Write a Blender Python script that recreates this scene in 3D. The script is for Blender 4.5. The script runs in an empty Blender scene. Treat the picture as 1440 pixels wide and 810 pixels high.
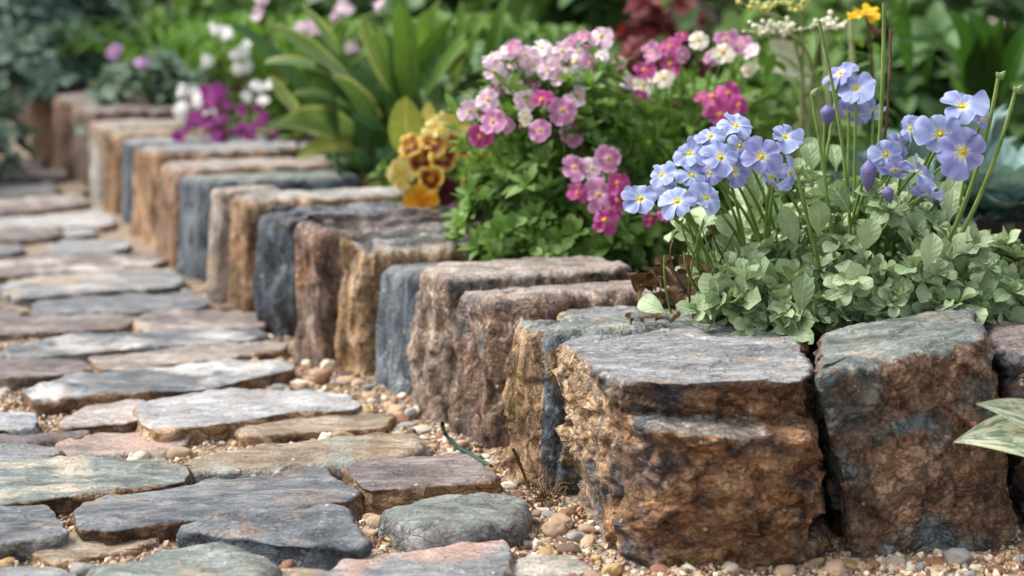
import bpy, math, random
import numpy as np
from math import radians, sin, cos, pi, tan, atan, sqrt

# ------------------------------------------------------------------ camera, sky, sun, exposure
S = bpy.context.scene
C = S.collection
H, PITCH, F = 0.33, radians(9.58), 2400.0
cam = bpy.data.cameras.new('camera'); cam.sensor_width = 36.0; cam.lens = 60.0
cam.clip_start = 0.02; cam.clip_end = 200.0
cam.dof.use_dof = True; cam.dof.focus_distance = 1.09; cam.dof.aperture_fstop = 6.6; cam.dof.aperture_blades = 0
camo = bpy.data.objects.new('camera', cam); C.objects.link(camo)
camo.location = (0, 0, H); camo.rotation_euler = (radians(90) - PITCH, 0, 0)
S.camera = camo

SUN_EL, SUN_AZ = radians(55), radians(-84)      # azimuth from +Y (away from the camera) towards +X
W = bpy.data.worlds.new('World'); S.world = W; W.use_nodes = True
wn, wl = W.node_tree.nodes, W.node_tree.links
for n in list(wn): wn.remove(n)
sky = wn.new('ShaderNodeTexSky'); sky.sky_type = 'NISHITA'; sky.sun_disc = False
sky.sun_elevation = SUN_EL; sky.sun_rotation = SUN_AZ; sky.dust_density = 4.0; sky.air_density = 1.0
hs = wn.new('ShaderNodeHueSaturation'); hs.inputs['Saturation'].default_value = 0.35
bgn = wn.new('ShaderNodeBackground'); bgn.inputs['Strength'].default_value = 0.115
wo = wn.new('ShaderNodeOutputWorld')
wl.new(sky.outputs[0], hs.inputs['Color']); wl.new(hs.outputs[0], bgn.inputs[0]); wl.new(bgn.outputs[0], wo.inputs[0])
sl = bpy.data.lights.new('sun', 'SUN'); sl.energy = 1.5; sl.angle = radians(22); sl.color = (1.0, 0.95, 0.87)
so = bpy.data.objects.new('sun', sl); C.objects.link(so)
sd = np.array([sin(SUN_AZ) * cos(SUN_EL), cos(SUN_AZ) * cos(SUN_EL), sin(SUN_EL)])
import mathutils
so.rotation_euler = mathutils.Vector(sd).to_track_quat('Z', 'Y').to_euler()
so.location = (0, 0, 5)
S.view_settings.view_transform = 'Standard'; S.view_settings.look = 'None'
S.view_settings.exposure = 1.38; S.view_settings.gamma = 1.0
S.cycles.max_bounces = 7; S.cycles.transparent_max_bounces = 6
S.cycles.use_denoising = True

# ------------------------------------------------------------------ pixels (of the 1440 x 810 photo) to points
def ray(px, py):
    x, y = (px - 720) / F, -(py - 405) / F
    return np.array([x, cos(PITCH) + y * sin(PITCH), -sin(PITCH) + y * cos(PITCH)])
def onz(px, py, z=0.0):
    r = ray(px, py); t = (z - H) / r[2]; return np.array([r[0] * t, r[1] * t, z])
def at(px, py, D):
    r = ray(px, py); t = D / r[1]; return np.array([r[0] * t, D, H + r[2] * t])

# ------------------------------------------------------------------ noise in numpy
_g = np.random.default_rng(5).normal(size=(256, 3)); GR = _g / np.linalg.norm(_g, axis=1)[:, None]
def perlin(P, seed=0):
    P = np.asarray(P, float)
    i = np.floor(P).astype(np.int64); f = P - i; u = f * f * f * (f * (f * 6 - 15) + 10)
    out = np.zeros(len(P))
    for dx in (0, 1):
        for dy in (0, 1):
            for dz in (0, 1):
                h = ((i[:, 0] + dx) * 73856093) ^ ((i[:, 1] + dy) * 19349663) ^ ((i[:, 2] + dz) * 83492791) ^ (seed * 7919 + 13)
                h = (h ^ (h >> 13)) * 1274126177 & 0xffffffff
                h = (h ^ (h >> 15)) * 2246822519 & 0xffffffff
                g = GR[(h ^ (h >> 16)) & 255]
                d = g[:, 0] * (f[:, 0] - dx) + g[:, 1] * (f[:, 1] - dy) + g[:, 2] * (f[:, 2] - dz)
                w = (u[:, 0] if dx else 1 - u[:, 0]) * (u[:, 1] if dy else 1 - u[:, 1]) * (u[:, 2] if dz else 1 - u[:, 2])
                out += w * d
    return out * 1.6
def fbm(P, octv=4, seed=0, gain=0.5):
    o = 0; a = 1.0; q = np.asarray(P, float)
    for k in range(octv):
        o = o + a * perlin(q, seed + k * 17); a *= gain; q = q * 2.03 + 3.1
    return o
def ridged(P, octv=3, seed=0):
    o = 0; a = 1.0; q = np.asarray(P, float)
    for k in range(octv):
        o = o + a * (0.5 - np.abs(perlin(q, seed + k * 31))); a *= 0.5; q = q * 2.1 + 1.7
    return o
def cells(P, seed=0):
    """distance to the nearest feature point, the second nearest, and a random value of the nearest cell"""
    P = np.asarray(P, float); i = np.floor(P).astype(np.int64)
    d1 = np.full(len(P), 9.0); d2 = np.full(len(P), 9.0); idv = np.zeros(len(P)); dv = np.zeros((len(P), 3))
    for dx in (-1, 0, 1):
        for dy in (-1, 0, 1):
            for dz in (-1, 0, 1):
                a, b, c = i[:, 0] + dx, i[:, 1] + dy, i[:, 2] + dz
                h = (a * 73856093) ^ (b * 19349663) ^ (c * 83492791) ^ (seed * 7919 + 29)
                h = (h ^ (h >> 13)) * 1274126177 & 0xffffffff
                h = (h ^ (h >> 15)) * 2246822519 & 0xffffffff; h = h ^ (h >> 16)
                fx, fy, fz = (h & 1023) / 1023.0, ((h >> 10) & 1023) / 1023.0, ((h >> 20) & 1023) / 1023.0
                d = np.sqrt((a + fx - P[:, 0]) ** 2 + (b + fy - P[:, 1]) ** 2 + (c + fz - P[:, 2]) ** 2)
                n = d < d1
                d2 = np.where(n, d1, np.minimum(d2, d)); d1 = np.where(n, d, d1); idv = np.where(n, ((h >> 5) & 1023) / 1023.0, idv)
                dv[n] = (P - np.stack([a + fx, b + fy, c + fz], 1))[n]
    return d1, d2, idv, dv
def sstep(a, b, x):
    t = np.clip((x - a) / (b - a), 0, 1); return t * t * (3 - 2 * t)

# ------------------------------------------------------------------ meshes and objects
def mesh(name, V, Q=None, T=None, attrs=None, cols=None, smooth=True):
    m = bpy.data.meshes.new(name); V = np.asarray(V, np.float32)
    m.vertices.add(len(V)); m.vertices.foreach_set('co', V.ravel())
    L = []; tot = []
    if Q is not None and len(Q): L.append(np.asarray(Q, np.int32).ravel()); tot.append(np.full(len(Q), 4, np.int32))
    if T is not None and len(T): L.append(np.asarray(T, np.int32).ravel()); tot.append(np.full(len(T), 3, np.int32))
    L = np.concatenate(L); tot = np.concatenate(tot)
    m.loops.add(len(L)); m.loops.foreach_set('vertex_index', L)
    m.polygons.add(len(tot)); st = np.concatenate([[0], np.cumsum(tot)[:-1]]).astype(np.int32)
    m.polygons.foreach_set('loop_start', st); m.polygons.foreach_set('loop_total', tot)
    m.polygons.foreach_set('use_smooth', np.full(len(tot), bool(smooth)))
    for k, v in (attrs or {}).items():
        m.attributes.new(k, 'FLOAT', 'POINT').data.foreach_set('value', np.asarray(v, np.float32))
    for k, v in (cols or {}).items():
        v = np.asarray(v, np.float32)
        if v.shape[1] == 3: v = np.hstack([v, np.ones((len(v), 1), np.float32)])
        m.attributes.new(k, 'FLOAT_COLOR', 'POINT').data.foreach_set('color', v.ravel())
    m.update(calc_edges=True); m.validate()
    return m
def link(name, me, mat, parent=None, loc=None):
    o = bpy.data.objects.new(name, me); C.objects.link(o)
    if mat is not None and not me.materials: me.materials.append(mat)
    if parent is not None: o.parent = parent
    if loc is not None: o.location = loc
    return o
def tag(o, label, cat, group=None, kind=None):
    if label: o['label'] = label
    if cat: o['category'] = cat
    if group: o['group'] = group
    if kind: o['kind'] = kind
    return o
def empty(name, loc, label, cat, group=None):
    o = bpy.data.objects.new(name, None); C.objects.link(o); o.location = loc; o.empty_display_size = 0.02
    return tag(o, label, cat, group)

# ------------------------------------------------------------------ node helper
class N:
    def __init__(s, name):
        s.m = bpy.data.materials.new(name); s.m.use_nodes = True; s.t = s.m.node_tree
        for n in list(s.t.nodes): s.t.nodes.remove(n)
        s.out = s.t.nodes.new('ShaderNodeOutputMaterial')
    def n(s, typ, **kw):
        x = s.t.nodes.new(typ)
        for k, v in kw.items():
            if k in ('inp',): continue
            setattr(x, k, v)
        for k, v in (kw.get('inp') or {}).items():
            if hasattr(v, 'is_output') or isinstance(v, bpy.types.NodeSocket): s.t.links.new(v, x.inputs[k])
            else: x.inputs[k].default_value = v
        return x
    def coord(s, scale=(1, 1, 1), loc=(0, 0, 0), rot=(0, 0, 0)):
        tc = s.n('ShaderNodeTexCoord')
        mp = s.n('ShaderNodeMapping', inp={'Vector': tc.outputs['Object'], 'Location': loc, 'Rotation': rot, 'Scale': scale})
        return mp.outputs[0]
    def noise(s, vec, scale, detail=6, rough=0.6, dist=0.0):
        return s.n('ShaderNodeTexNoise', inp={'Vector': vec, 'Scale': scale, 'Detail': detail, 'Roughness': rough, 'Distortion': dist}).outputs['Fac']
    def ramp(s, fac, stops):
        r = s.n('ShaderNodeValToRGB'); e = r.color_ramp.elements
        while len(e) < len(stops): e.new(0.5)
        for el, (p, c) in zip(e, stops):
            el.position = p; el.color = (c[0], c[1], c[2], 1) if hasattr(c, '__len__') else (c, c, c, 1)
        s.t.links.new(fac, r.inputs[0]); return r.outputs[0]
    def mix(s, fac, a, b, mode='MIX'):
        x = s.n('ShaderNodeMix', data_type='RGBA', blend_type=mode)
        for k, v in ((0, fac), (6, a), (7, b)):
            if isinstance(v, bpy.types.NodeSocket): s.t.links.new(v, x.inputs[k])
            else: x.inputs[k].default_value = (v if k == 0 else (v[0], v[1], v[2], 1))
        return x.outputs[2]
    def math(s, op, a, b=0.0, clamp=False):
        x = s.n('ShaderNodeMath', operation=op, use_clamp=clamp)
        for k, v in ((0, a), (1, b)):
            if isinstance(v, bpy.types.NodeSocket): s.t.links.new(v, x.inputs[k])
            else: x.inputs[k].default_value = v
        return x.outputs[0]
    def attr(s, name, out='Fac'):
        return s.n('ShaderNodeAttribute', attribute_name=name).outputs[out]
    def bump(s, h, strength, dist, prev=None):
        b = s.n('ShaderNodeBump', inp={'Height': h, 'Strength': strength, 'Distance': dist})
        if prev is not None: s.t.links.new(prev, b.inputs['Normal'])
        return b.outputs[0]
    def principled(s, col, rough=0.7, normal=None, spec=0.35, **kw):
        p = s.n('ShaderNodeBsdfPrincipled')
        for k, v in [('Base Color', col), ('Roughness', rough), ('Specular IOR Level', spec)] + list(kw.items()):
            if isinstance(v, bpy.types.NodeSocket): s.t.links.new(v, p.inputs[k])
            else: p.inputs[k].default_value = (*v, 1) if hasattr(v, '__len__') and len(v) == 3 and 'Radius' not in k else v
        if normal is not None: s.t.links.new(normal, p.inputs['Normal'])
        s.t.links.new(p.outputs[0], s.out.inputs[0]); return p

def rock(name, side, top, stain=None, stain_amt=0.45, grain=(1, 1, 0.4), sc=1.0, seed=0, rough=0.72, speck=0.6, rot=(0, 0, 0), top_stain=None, second=None, third=None):
    """side, top: three colours dark / mid / light; stain: a mineral colour that comes in patches"""
    m = N(name); off = (seed * 1.37 % 9, seed * 2.11 % 7, seed * 0.77 % 5)
    vg = m.coord(grain, off, rot); v = m.coord((1, 1, 1), off)
    nA = m.noise(vg, 38 * sc, 12, 0.76, 0.4)
    colS = m.ramp(nA, [(0.36, side[0]), (0.5, side[1]), (0.635, side[2])])
    for key, sec in (('second', second), ('third', third)):                # another mineral over part of the stone, then a ledge's light painted pale
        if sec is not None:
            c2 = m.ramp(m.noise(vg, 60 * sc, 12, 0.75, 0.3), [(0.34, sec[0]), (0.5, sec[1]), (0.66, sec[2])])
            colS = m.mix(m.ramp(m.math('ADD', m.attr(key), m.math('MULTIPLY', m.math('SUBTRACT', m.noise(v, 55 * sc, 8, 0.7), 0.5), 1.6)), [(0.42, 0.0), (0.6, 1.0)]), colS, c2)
    if stain is not None:
        nB = m.noise(v, 16 * sc, 6, 0.62, 0.8)
        mk = m.ramp(nB, [(0.56 - 0.22 * stain_amt, 0.0), (0.68 - 0.22 * stain_amt, 1.0)])
        nB2 = m.noise(vg, 95 * sc, 6, 0.7)
        st = m.ramp(nB2, [(0.3, tuple(c * 0.45 for c in stain)), (0.7, stain)])
        colS = m.mix(m.math('MULTIPLY', mk, 0.85), colS, st)
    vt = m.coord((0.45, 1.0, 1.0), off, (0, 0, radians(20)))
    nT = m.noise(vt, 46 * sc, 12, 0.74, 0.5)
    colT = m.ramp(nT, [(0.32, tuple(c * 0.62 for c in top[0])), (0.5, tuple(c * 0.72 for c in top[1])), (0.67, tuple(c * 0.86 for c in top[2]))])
    fl = m.noise(m.coord((1, 1, 2.2), off, (0.3, 0.5, 0.2)), 120 * sc, 5, 0.62)
    colS = m.mix(m.ramp(fl, [(0.58, 0.0), (0.66, 0.6)]), colS, tuple(0.55 * c + 0.45 * t for c, t in zip(side[2], (0.36, 0.32, 0.27))))
    wv = m.n('ShaderNodeVectorMath', operation='ADD', inp={0: vg}); nw = m.n('ShaderNodeTexNoise', inp={'Vector': v, 'Scale': 60.0 * sc, 'Detail': 4.0})
    wsc = m.n('ShaderNodeVectorMath', operation='SCALE', inp={0: nw.outputs['Color'], 'Scale': 0.022 / sc}); m.t.links.new(wsc.outputs[0], wv.inputs[1])
    vc = m.n('ShaderNodeTexVoronoi', inp={'Vector': wv.outputs[0], 'Scale': 72.0 * sc}); ve = m.n('ShaderNodeTexVoronoi', feature='DISTANCE_TO_EDGE', inp={'Vector': wv.outputs[0], 'Scale': 72.0 * sc})
    cellv = m.n('ShaderNodeSeparateColor', inp={0: vc.outputs['Color']}).outputs[0]
    crk = m.ramp(ve.outputs['Distance'], [(0.0, 0.0), (0.07, 1.0)])
    colS = m.mix(0.5, colS, m.ramp(cellv, [(0.0, 0.55), (0.5, 1.0), (1.0, 1.5)]), 'MULTIPLY')
    colS = m.mix(0.4, colS, m.ramp(crk, [(0.0, 0.35), (1.0, 1.0)]), 'MULTIPLY')
    vein = m.math('ABSOLUTE', m.math('SUBTRACT', m.noise(vg, 30 * sc, 7, 0.62, 0.8), 0.5))
    colS = m.mix(0.75, colS, m.ramp(vein, [(0.0, 0.25), (0.022, 1.0)]), 'MULTIPLY')
    if top_stain is not None:
        nTs = m.noise(v, 13 * sc, 5, 0.6, 0.6)
        colT = m.mix(m.ramp(nTs, [(0.5, 0.0), (0.62, 0.85)]), colT, top_stain)
    wob = m.noise(v, 70 * sc, 5, 0.65)
    colS = m.mix(1.0, colS, (1.13, 1.16, 1.19), 'MULTIPLY')
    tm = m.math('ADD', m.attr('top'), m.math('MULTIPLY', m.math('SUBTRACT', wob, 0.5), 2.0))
    big = m.noise(v, 20 * sc, 4, 0.55, 0.5)                                # broad tonal patches, and iron tints on the weathered top
    colS = m.mix(0.85, colS, m.ramp(big, [(0.34, 0.5), (0.5, 1.0), (0.66, 1.4)]), 'MULTIPLY')
    iron = m.noise(v, 33 * sc, 8, 0.7, 0.8)
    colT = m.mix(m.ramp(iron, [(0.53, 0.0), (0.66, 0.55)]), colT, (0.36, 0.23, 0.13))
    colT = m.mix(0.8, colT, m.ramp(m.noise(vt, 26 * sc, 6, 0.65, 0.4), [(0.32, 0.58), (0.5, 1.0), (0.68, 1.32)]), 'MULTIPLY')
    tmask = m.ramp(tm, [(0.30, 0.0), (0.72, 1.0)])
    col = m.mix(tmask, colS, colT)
    f1 = m.noise(v, 420, 3, 0.6)
    col = m.mix(speck, col, m.ramp(f1, [(0.32, 0.42), (0.5, 1.0), (0.66, 1.55)]), 'MULTIPLY')
    f2 = m.noise(v, 150, 2, 0.5)
    col = m.mix(m.ramp(f2, [(0.70, 0.0), (0.76, 0.55)]), col, tuple(min(0.75, c * 1.5 + 0.12) for c in top[2]))
    hv = m.math('MULTIPLY', m.ramp(vein, [(0.0, 0.0), (0.03, 1.0)]), 0.25)
    inv = m.math('SUBTRACT', 1.0, m.math('MULTIPLY', tmask, 0.8))
    hv = m.math('ADD', hv, m.math('MULTIPLY', m.math('ADD', m.math('MULTIPLY', cellv, 0.25), m.math('MULTIPLY', crk, 0.25)), inv))
    h = m.math('ADD', m.math('ADD', m.noise(vg, 110 * sc, 9, 0.74), hv), m.math('MULTIPLY', f1, 0.35))
    nr = m.bump(h, 1.0, 0.0042)
    rg = m.ramp(f1, [(0.3, rough - 0.12), (0.7, min(1, rough + 0.15))])
    m.principled(col, rg, nr, 0.4)
    return m.m

# ------------------------------------------------------------------ stones
def chaikin(P, it, k=0.25):
    for _ in range(it):
        Nx = np.roll(P, -1, 0); P = np.stack([P * (1 - k) + Nx * k, P * k + Nx * (1 - k)], 1).reshape(-1, P.shape[1])
    return P
def resample(P, step, dims=2):
    Q = np.vstack([P, P[:1]]); s = np.concatenate([[0], np.cumsum(np.linalg.norm(np.diff(Q[:, :dims], axis=0), axis=1))])
    n = max(24, int(s[-1] / step)); t = np.linspace(0, s[-1], n, endpoint=False)
    return np.stack([np.interp(t, s, Q[:, k]) for k in range(P.shape[1])], 1)
def stone(P, zb, r, step, it=2, k=0.2, amp=(0.004, 0.05), fine=(0.0012, 0.012), ridge=(0.002, 0.02), strata=None,
          aniso=(1, 1, 1), topk=0.45, seed=0, flare=0.0, func=None, flake=None):
    """P rows: x, y, height, lean x, lean y (counter-clockwise). Returns V, Q, top attribute"""
    P = np.asarray(P, float)
    a = 0.5 * np.sum(P[:, 0] * np.roll(P[:, 1], -1) - np.roll(P[:, 0], -1) * P[:, 1])
    if a < 0: P = P[::-1]
    R = resample(chaikin(P, it, k), step); n = len(R)
    tg = np.roll(R[:, :2], -1, 0) - np.roll(R[:, :2], 1, 0); tg /= np.linalg.norm(tg, axis=1)[:, None] + 1e-9
    nh = np.stack([tg[:, 1], -tg[:, 0]], 1)
    for _ in range(3): nh = nh + np.roll(nh, 1, 0) + np.roll(nh, -1, 0); nh /= np.linalg.norm(nh, axis=1)[:, None]
    c = R[:, :2].mean(0); d = R[:, :2] - c; w, e = np.linalg.eigh(d.T @ d); ax = e[:, 1]
    al = d @ ax; ac = d @ e[:, 0]; Lh, Wh = np.abs(al).max(), np.abs(ac).max(); seg = max(0.0, Lh - Wh)
    rr = r * (1 + 0.55 * perlin(np.c_[R[:, :2] / 0.02, np.full(n, seed * 1.3)], seed))
    rows = []; h = R[:, 2]
    hm = h.mean(); M = max(4, int((hm - zb) / step))
    for j in range(M + 1):
        f = j / M; z = zb + (h - rr - zb) * f
        rows.append((R[:, 0] + nh[:, 0] * flare * (1 - f), R[:, 1] + nh[:, 1] * flare * (1 - f), z, nh[:, 0], nh[:, 1], 0 * z, 0 * z))
    K = 6
    for j in range(1, K + 1):
        t = j / K * pi / 2
        ins = rr * (1 - cos(t))
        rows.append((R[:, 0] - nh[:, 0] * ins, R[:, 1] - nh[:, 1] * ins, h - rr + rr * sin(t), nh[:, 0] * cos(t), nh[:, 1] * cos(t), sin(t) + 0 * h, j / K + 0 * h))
    x0, y0 = rows[-1][0], rows[-1][1]
    dd = np.stack([x0, y0], 1) - c; mp = np.clip(dd @ ax, -seg, seg)[:, None] * ax + c
    # smooth height plane for the cap
    A2 = np.c_[R[:, :2] - c, np.ones(n)]; A = A2; pl, *_ = np.linalg.lstsq(A, h, rcond=None)
    G = max(5, int(Wh / step / 1.2))
    for j in range(1, G + 1):
        t = j / G; x = x0 * (1 - t) + mp[:, 0] * t; y = y0 * (1 - t) + mp[:, 1] * t
        hp = (x - c[0]) * pl[0] + (y - c[1]) * pl[1] + pl[2]; b = min(1, t * 3)
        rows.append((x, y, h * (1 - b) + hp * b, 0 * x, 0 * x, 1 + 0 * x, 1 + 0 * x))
    A = np.array(rows); nr = len(rows)                                   # rows x 7 x n
    V = A[:, :3].transpose(0, 2, 1).reshape(-1, 3); NN = A[:, 3:6].transpose(0, 2, 1).reshape(-1, 3); top = A[:, 6].reshape(-1)
    pl2 = np.linalg.lstsq(A2, R[:, 3:5], rcond=None)[0]; lean = []
    for j in range(nr):
        t = max(0, j - (nr - 1 - G)) / G; b = min(1, t * 3); xy = A[j, :2].T - c
        lean.append(R[:, 3:5] * (1 - b) + (np.c_[xy, np.ones(n)] @ pl2) * b)
    lean = np.vstack(lean); V[:, :2] += lean * np.clip(V[:, 2] / np.tile(h, nr), 0, 1)[:, None]
    q = V * np.array(aniso) + seed * 3.71
    kk = 1 - (1 - topk) * top
    D = amp[0] * fbm(q / amp[1], 3, seed) + ridge[0] * (ridged(q / ridge[1], 3, seed + 5) - 0.4) + fine[0] * fbm(q / fine[1], 4, seed + 9, 0.55)
    if strata is not None:                                               # (amp, thickness, direction)
        s = (V @ np.array(strata[2])) / strata[1] + 0.9 * fbm(V / 0.05, 3, seed + 40)
        fl = np.floor(s); fr = s - fl
        hv = lambda z: np.sin(z * 12.9898 + seed) * 43758.5453 % 1.0
        D = D + strata[0] * ((hv(fl) * (1 - sstep(0.7, 1.0, fr)) + hv(fl + 1) * sstep(0.7, 1.0, fr)) - 0.5)
    if flake is not None:                                                # (amp, size): chipped facets
        qq = q / flake[1] + 0.22 * np.stack([fbm(q / flake[1] * 1.3, 2, seed + 60 + k) for k in range(3)], 1)
        for fs, fa, k0 in ((1.0, 1.0, 0), (2.6, 0.42, 7)):                  # each chip is a tilted plane
            d1, d2, idv, dv = cells(qq * fs, seed + k0); th = idv * 40.0; tl = np.stack([np.cos(th), np.sin(th * 1.7), np.sin(th)], 1)
            D = D + flake[0] * fa * (0.55 * (idv - 0.5) + 0.95 * np.sum(dv * tl, 1))
    D = D * kk
    V = V + NN * D[:, None]
    if func is not None: V = func(V, NN, top)
    ii = np.arange(n); jj = (ii + 1) % n; B = (np.arange(nr - 1) * n)[:, None]
    Q = np.stack([B + ii, B + jj, B + n + jj, B + n + ii], 2).reshape(-1, 4)
    return V, Q, top
def put_stone(name, V, Q, top, mat, parent=None, extra=None):
    loc = np.array([V[:, 0].mean(), V[:, 1].mean(), 0.0]); at_ = {'top': top}; at_.update(extra or {})
    return link(name, mesh(name, V - loc, Q, attrs=at_), mat, parent, loc)
# ------------------------------------------------------------------ palettes (linear albedo)
RUST = ((0.045, 0.024, 0.014), (0.185, 0.094, 0.045), (0.40, 0.255, 0.14))
TAN = ((0.10, 0.055, 0.028), (0.34, 0.205, 0.105), (0.54, 0.39, 0.25))
PURP = ((0.05, 0.033, 0.025), (0.20, 0.132, 0.098), (0.40, 0.30, 0.235))
BLUE = ((0.022, 0.028, 0.034), (0.085, 0.105, 0.125), (0.20, 0.23, 0.25))
PALE = ((0.18, 0.13, 0.10), (0.40, 0.31, 0.25), (0.58, 0.50, 0.43))
GREY = ((0.06, 0.055, 0.05), (0.19, 0.185, 0.175), (0.36, 0.35, 0.33))
T_GREY = ((0.17, 0.18, 0.19), (0.36, 0.37, 0.38), (0.58, 0.57, 0.55))
T_BLUE = ((0.085, 0.098, 0.115), (0.20, 0.22, 0.24), (0.38, 0.395, 0.405))
T_PINK = ((0.21, 0.165, 0.14), (0.45, 0.385, 0.34), (0.66, 0.60, 0.54))
T_GREEN = ((0.10, 0.125, 0.115), (0.27, 0.31, 0.285), (0.48, 0.50, 0.45))
T_PURP = ((0.11, 0.09, 0.09), (0.25, 0.205, 0.20), (0.42, 0.37, 0.35))
T_PALE = ((0.27, 0.255, 0.235), (0.50, 0.475, 0.44), (0.68, 0.65, 0.60))
T_TAN = ((0.19, 0.13, 0.08), (0.42, 0.33, 0.23), (0.60, 0.51, 0.39))
TEAL = (0.16, 0.23, 0.235); RUSTY = (0.28, 0.125, 0.045); BLUISH = (0.08, 0.095, 0.12); OCHRE = (0.44, 0.27, 0.11); PINKISH = (0.50, 0.33, 0.27)

# ------------------------------------------------------------------ ground
def ground_mat():
    m = N('gravel_sand'); v = m.coord()
    a = m.noise(v, 9, 6, 0.6); b = m.noise(v, 260, 4, 0.7)
    vo = m.n('ShaderNodeTexVoronoi', inp={'Vector': v, 'Scale': 230.0})
    colv = m.ramp(m.n('ShaderNodeSeparateColor', inp={0: vo.outputs['Color']}).outputs[0],
                  [(0.0, (0.13, 0.09, 0.065)), (0.3, (0.28, 0.215, 0.16)), (0.55, (0.36, 0.29, 0.22)), (0.8, (0.20, 0.15, 0.115)), (1.0, (0.48, 0.42, 0.35))])
    sand = m.ramp(b, [(0.3, (0.13, 0.09, 0.06)), (0.6, (0.36, 0.275, 0.195))])
    col = m.mix(m.ramp(a, [(0.42, 0.15), (0.6, 0.9)]), colv, sand)
    h = m.math('ADD', m.math('MULTIPLY', vo.outputs['Distance'], -1.2), m.math('MULTIPLY', b, 0.7))
    m.principled(col, 0.9, m.bump(h, 1.0, 0.003), 0.25)
    return m.m
M_GRAVEL = ground_mat()
def build_ground():
    # one sheet to the horizon, finer near the camera
    xs = np.concatenate([-np.geomspace(40, 1.7, 14), np.linspace(-1.5, 1.2, 181), np.geomspace(1.4, 40, 14)])
    ys = np.concatenate([[-30, -8, -2, 0, 0.5], np.linspace(0.8, 3.2, 150), np.geomspace(3.4, 60, 16)])
    X, Y = np.meshgrid(xs, ys); P = np.c_[X.ravel(), Y.ravel(), 0 * X.ravel()]
    near = sstep(3.2, 2.6, P[:, 1]) * sstep(0.6, 0.85, P[:, 1])
    P[:, 2] = -0.002 + near * (0.009 + 0.0035 * fbm(P / 0.06, 3, 3) + 0.0012 * fbm(P / 0.012, 2, 8))
    nx = len(xs); i = np.arange(nx - 1); B = (np.arange(len(ys) - 1) * nx)[:, None]
    Q = np.stack([B + i, B + i + 1, B + nx + i + 1, B + nx + i], 2).reshape(-1, 4)
    tag(link('ground', mesh('ground', P, Q), M_GRAVEL), 'sandy gravel ground under the stone path and wall', None, None, 'structure')
build_ground()

WALLX = ([0.9, 1.0, 1.15, 1.39, 1.54, 1.78, 2.0, 2.64, 3.6, 5.0, 8.0], [0.10, 0.06, -0.01, -0.087, -0.2, -0.28, -0.41, -0.62, -1.02, -1.6, -2.8])
def wallx(y): return np.interp(y, *WALLX)
def soil_z(x, y): return 0.098 + 0.012 * perlin(np.c_[np.atleast_1d(x) / 0.3, np.atleast_1d(y) / 0.3, np.zeros(np.size(x))], 4)
def build_soil():
    m = N('soil'); v = m.coord(); a = m.noise(v, 30, 8, 0.7); b = m.noise(v, 190, 4, 0.7)
    col = m.mix(0.6, m.ramp(a, [(0.3, (0.018, 0.011, 0.008)), (0.6, (0.075, 0.045, 0.028)), (0.75, (0.16, 0.10, 0.065))]), m.ramp(b, [(0.3, 0.4), (0.7, 1.6)]), 'MULTIPLY')
    m.principled(col, 0.95, m.bump(m.math('ADD', a, m.math('MULTIPLY', b, 0.4)), 1.0, 0.008), 0.2)
    ys = np.concatenate([np.linspace(1.10, 3.0, 120), np.geomspace(3.05, 9, 24)]); us = np.linspace(0, 1, 130) ** 1.4
    V = []
    for y in ys:
        x0 = wallx(y) + 0.075 + max(0, 0.10 * (1.16 - y) / 0.06 * 0.6); x = x0 + us * (5.2 - x0)
        V.append(np.c_[x, np.full_like(x, y), np.zeros_like(x)])
    V = np.array(V); ny, nx, _ = V.shape; V = V.reshape(-1, 3)
    V[:, 2] = soil_z(V[:, 0], V[:, 1]) + 0.006 * fbm(V / 0.03, 3, 6)
    V = V.reshape(ny, nx, 3)
    sk0 = V[0].copy(); sk0[:, 2] = -0.02; sk0[:, 1] += 0.03
    V = np.concatenate([sk0[None], V]); sk = V[:, 0].copy(); sk[:, 2] = -0.02; sk[:, 0] += 0.03
    V = np.concatenate([sk[:, None], V], 1); ny, nx, _ = V.shape
    i = np.arange(nx - 1); B = (np.arange(ny - 1) * nx)[:, None]
    Q = np.stack([B + i, B + i + 1, B + nx + i + 1, B + nx + i], 2).reshape(-1, 4)
    tag(link('soil', mesh('soil', V.reshape(-1, 3), Q), m.m), 'dark crumbly soil of the raised flower bed', None, None, 'structure')
build_soil()

# ------------------------------------------------------------------ the edging stones of the raised bed
FOOT = []                                                                # plan footprints, to keep pebbles out
def edging(label, pts, dep, dirv, mat, r=0.010, step=0.0024, seed=0, hadd=0.0, back_h=0.0, second=None, third=None, **kw):
    """pts: list of (base px, base py, top px, top py) along the visible face, far end first"""
    P = []
    for bx, by, tx, ty in pts:
        b = onz(bx, by, 0.006); t = at(tx, ty, b[1]); P.append([b[0], b[1], t[2] + hadd, t[0] - b[0], 0.0])
    P = np.array(P)
    if len(P) == 2: P[1] = P[0] * 0.07 + P[1] * 0.93
    d = np.array(dirv, float); d /= np.linalg.norm(d)
    a, z = P[0].copy(), P[-1].copy(); a[:2] += d * dep; z[:2] += d * dep; a[2] += back_h; z[2] += back_h; a[3] = z[3] = 0
    mid = [] if len(P) > 2 else [(P[0] + P[-1]) / 2]
    if mid: P = np.vstack([P[:1], mid, P[1:]])
    poly = np.vstack([P, [z], [(a + z) / 2], [a]])
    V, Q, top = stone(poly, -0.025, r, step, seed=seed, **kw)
    FOOT.append(poly[:, :2])
    ex = {}
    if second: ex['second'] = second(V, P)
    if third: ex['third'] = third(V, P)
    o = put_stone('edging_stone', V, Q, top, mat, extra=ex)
    tag(o, label, 'edging stone', 'upright stones edging the flower bed'); o.modifiers.clear(); return o

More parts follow.
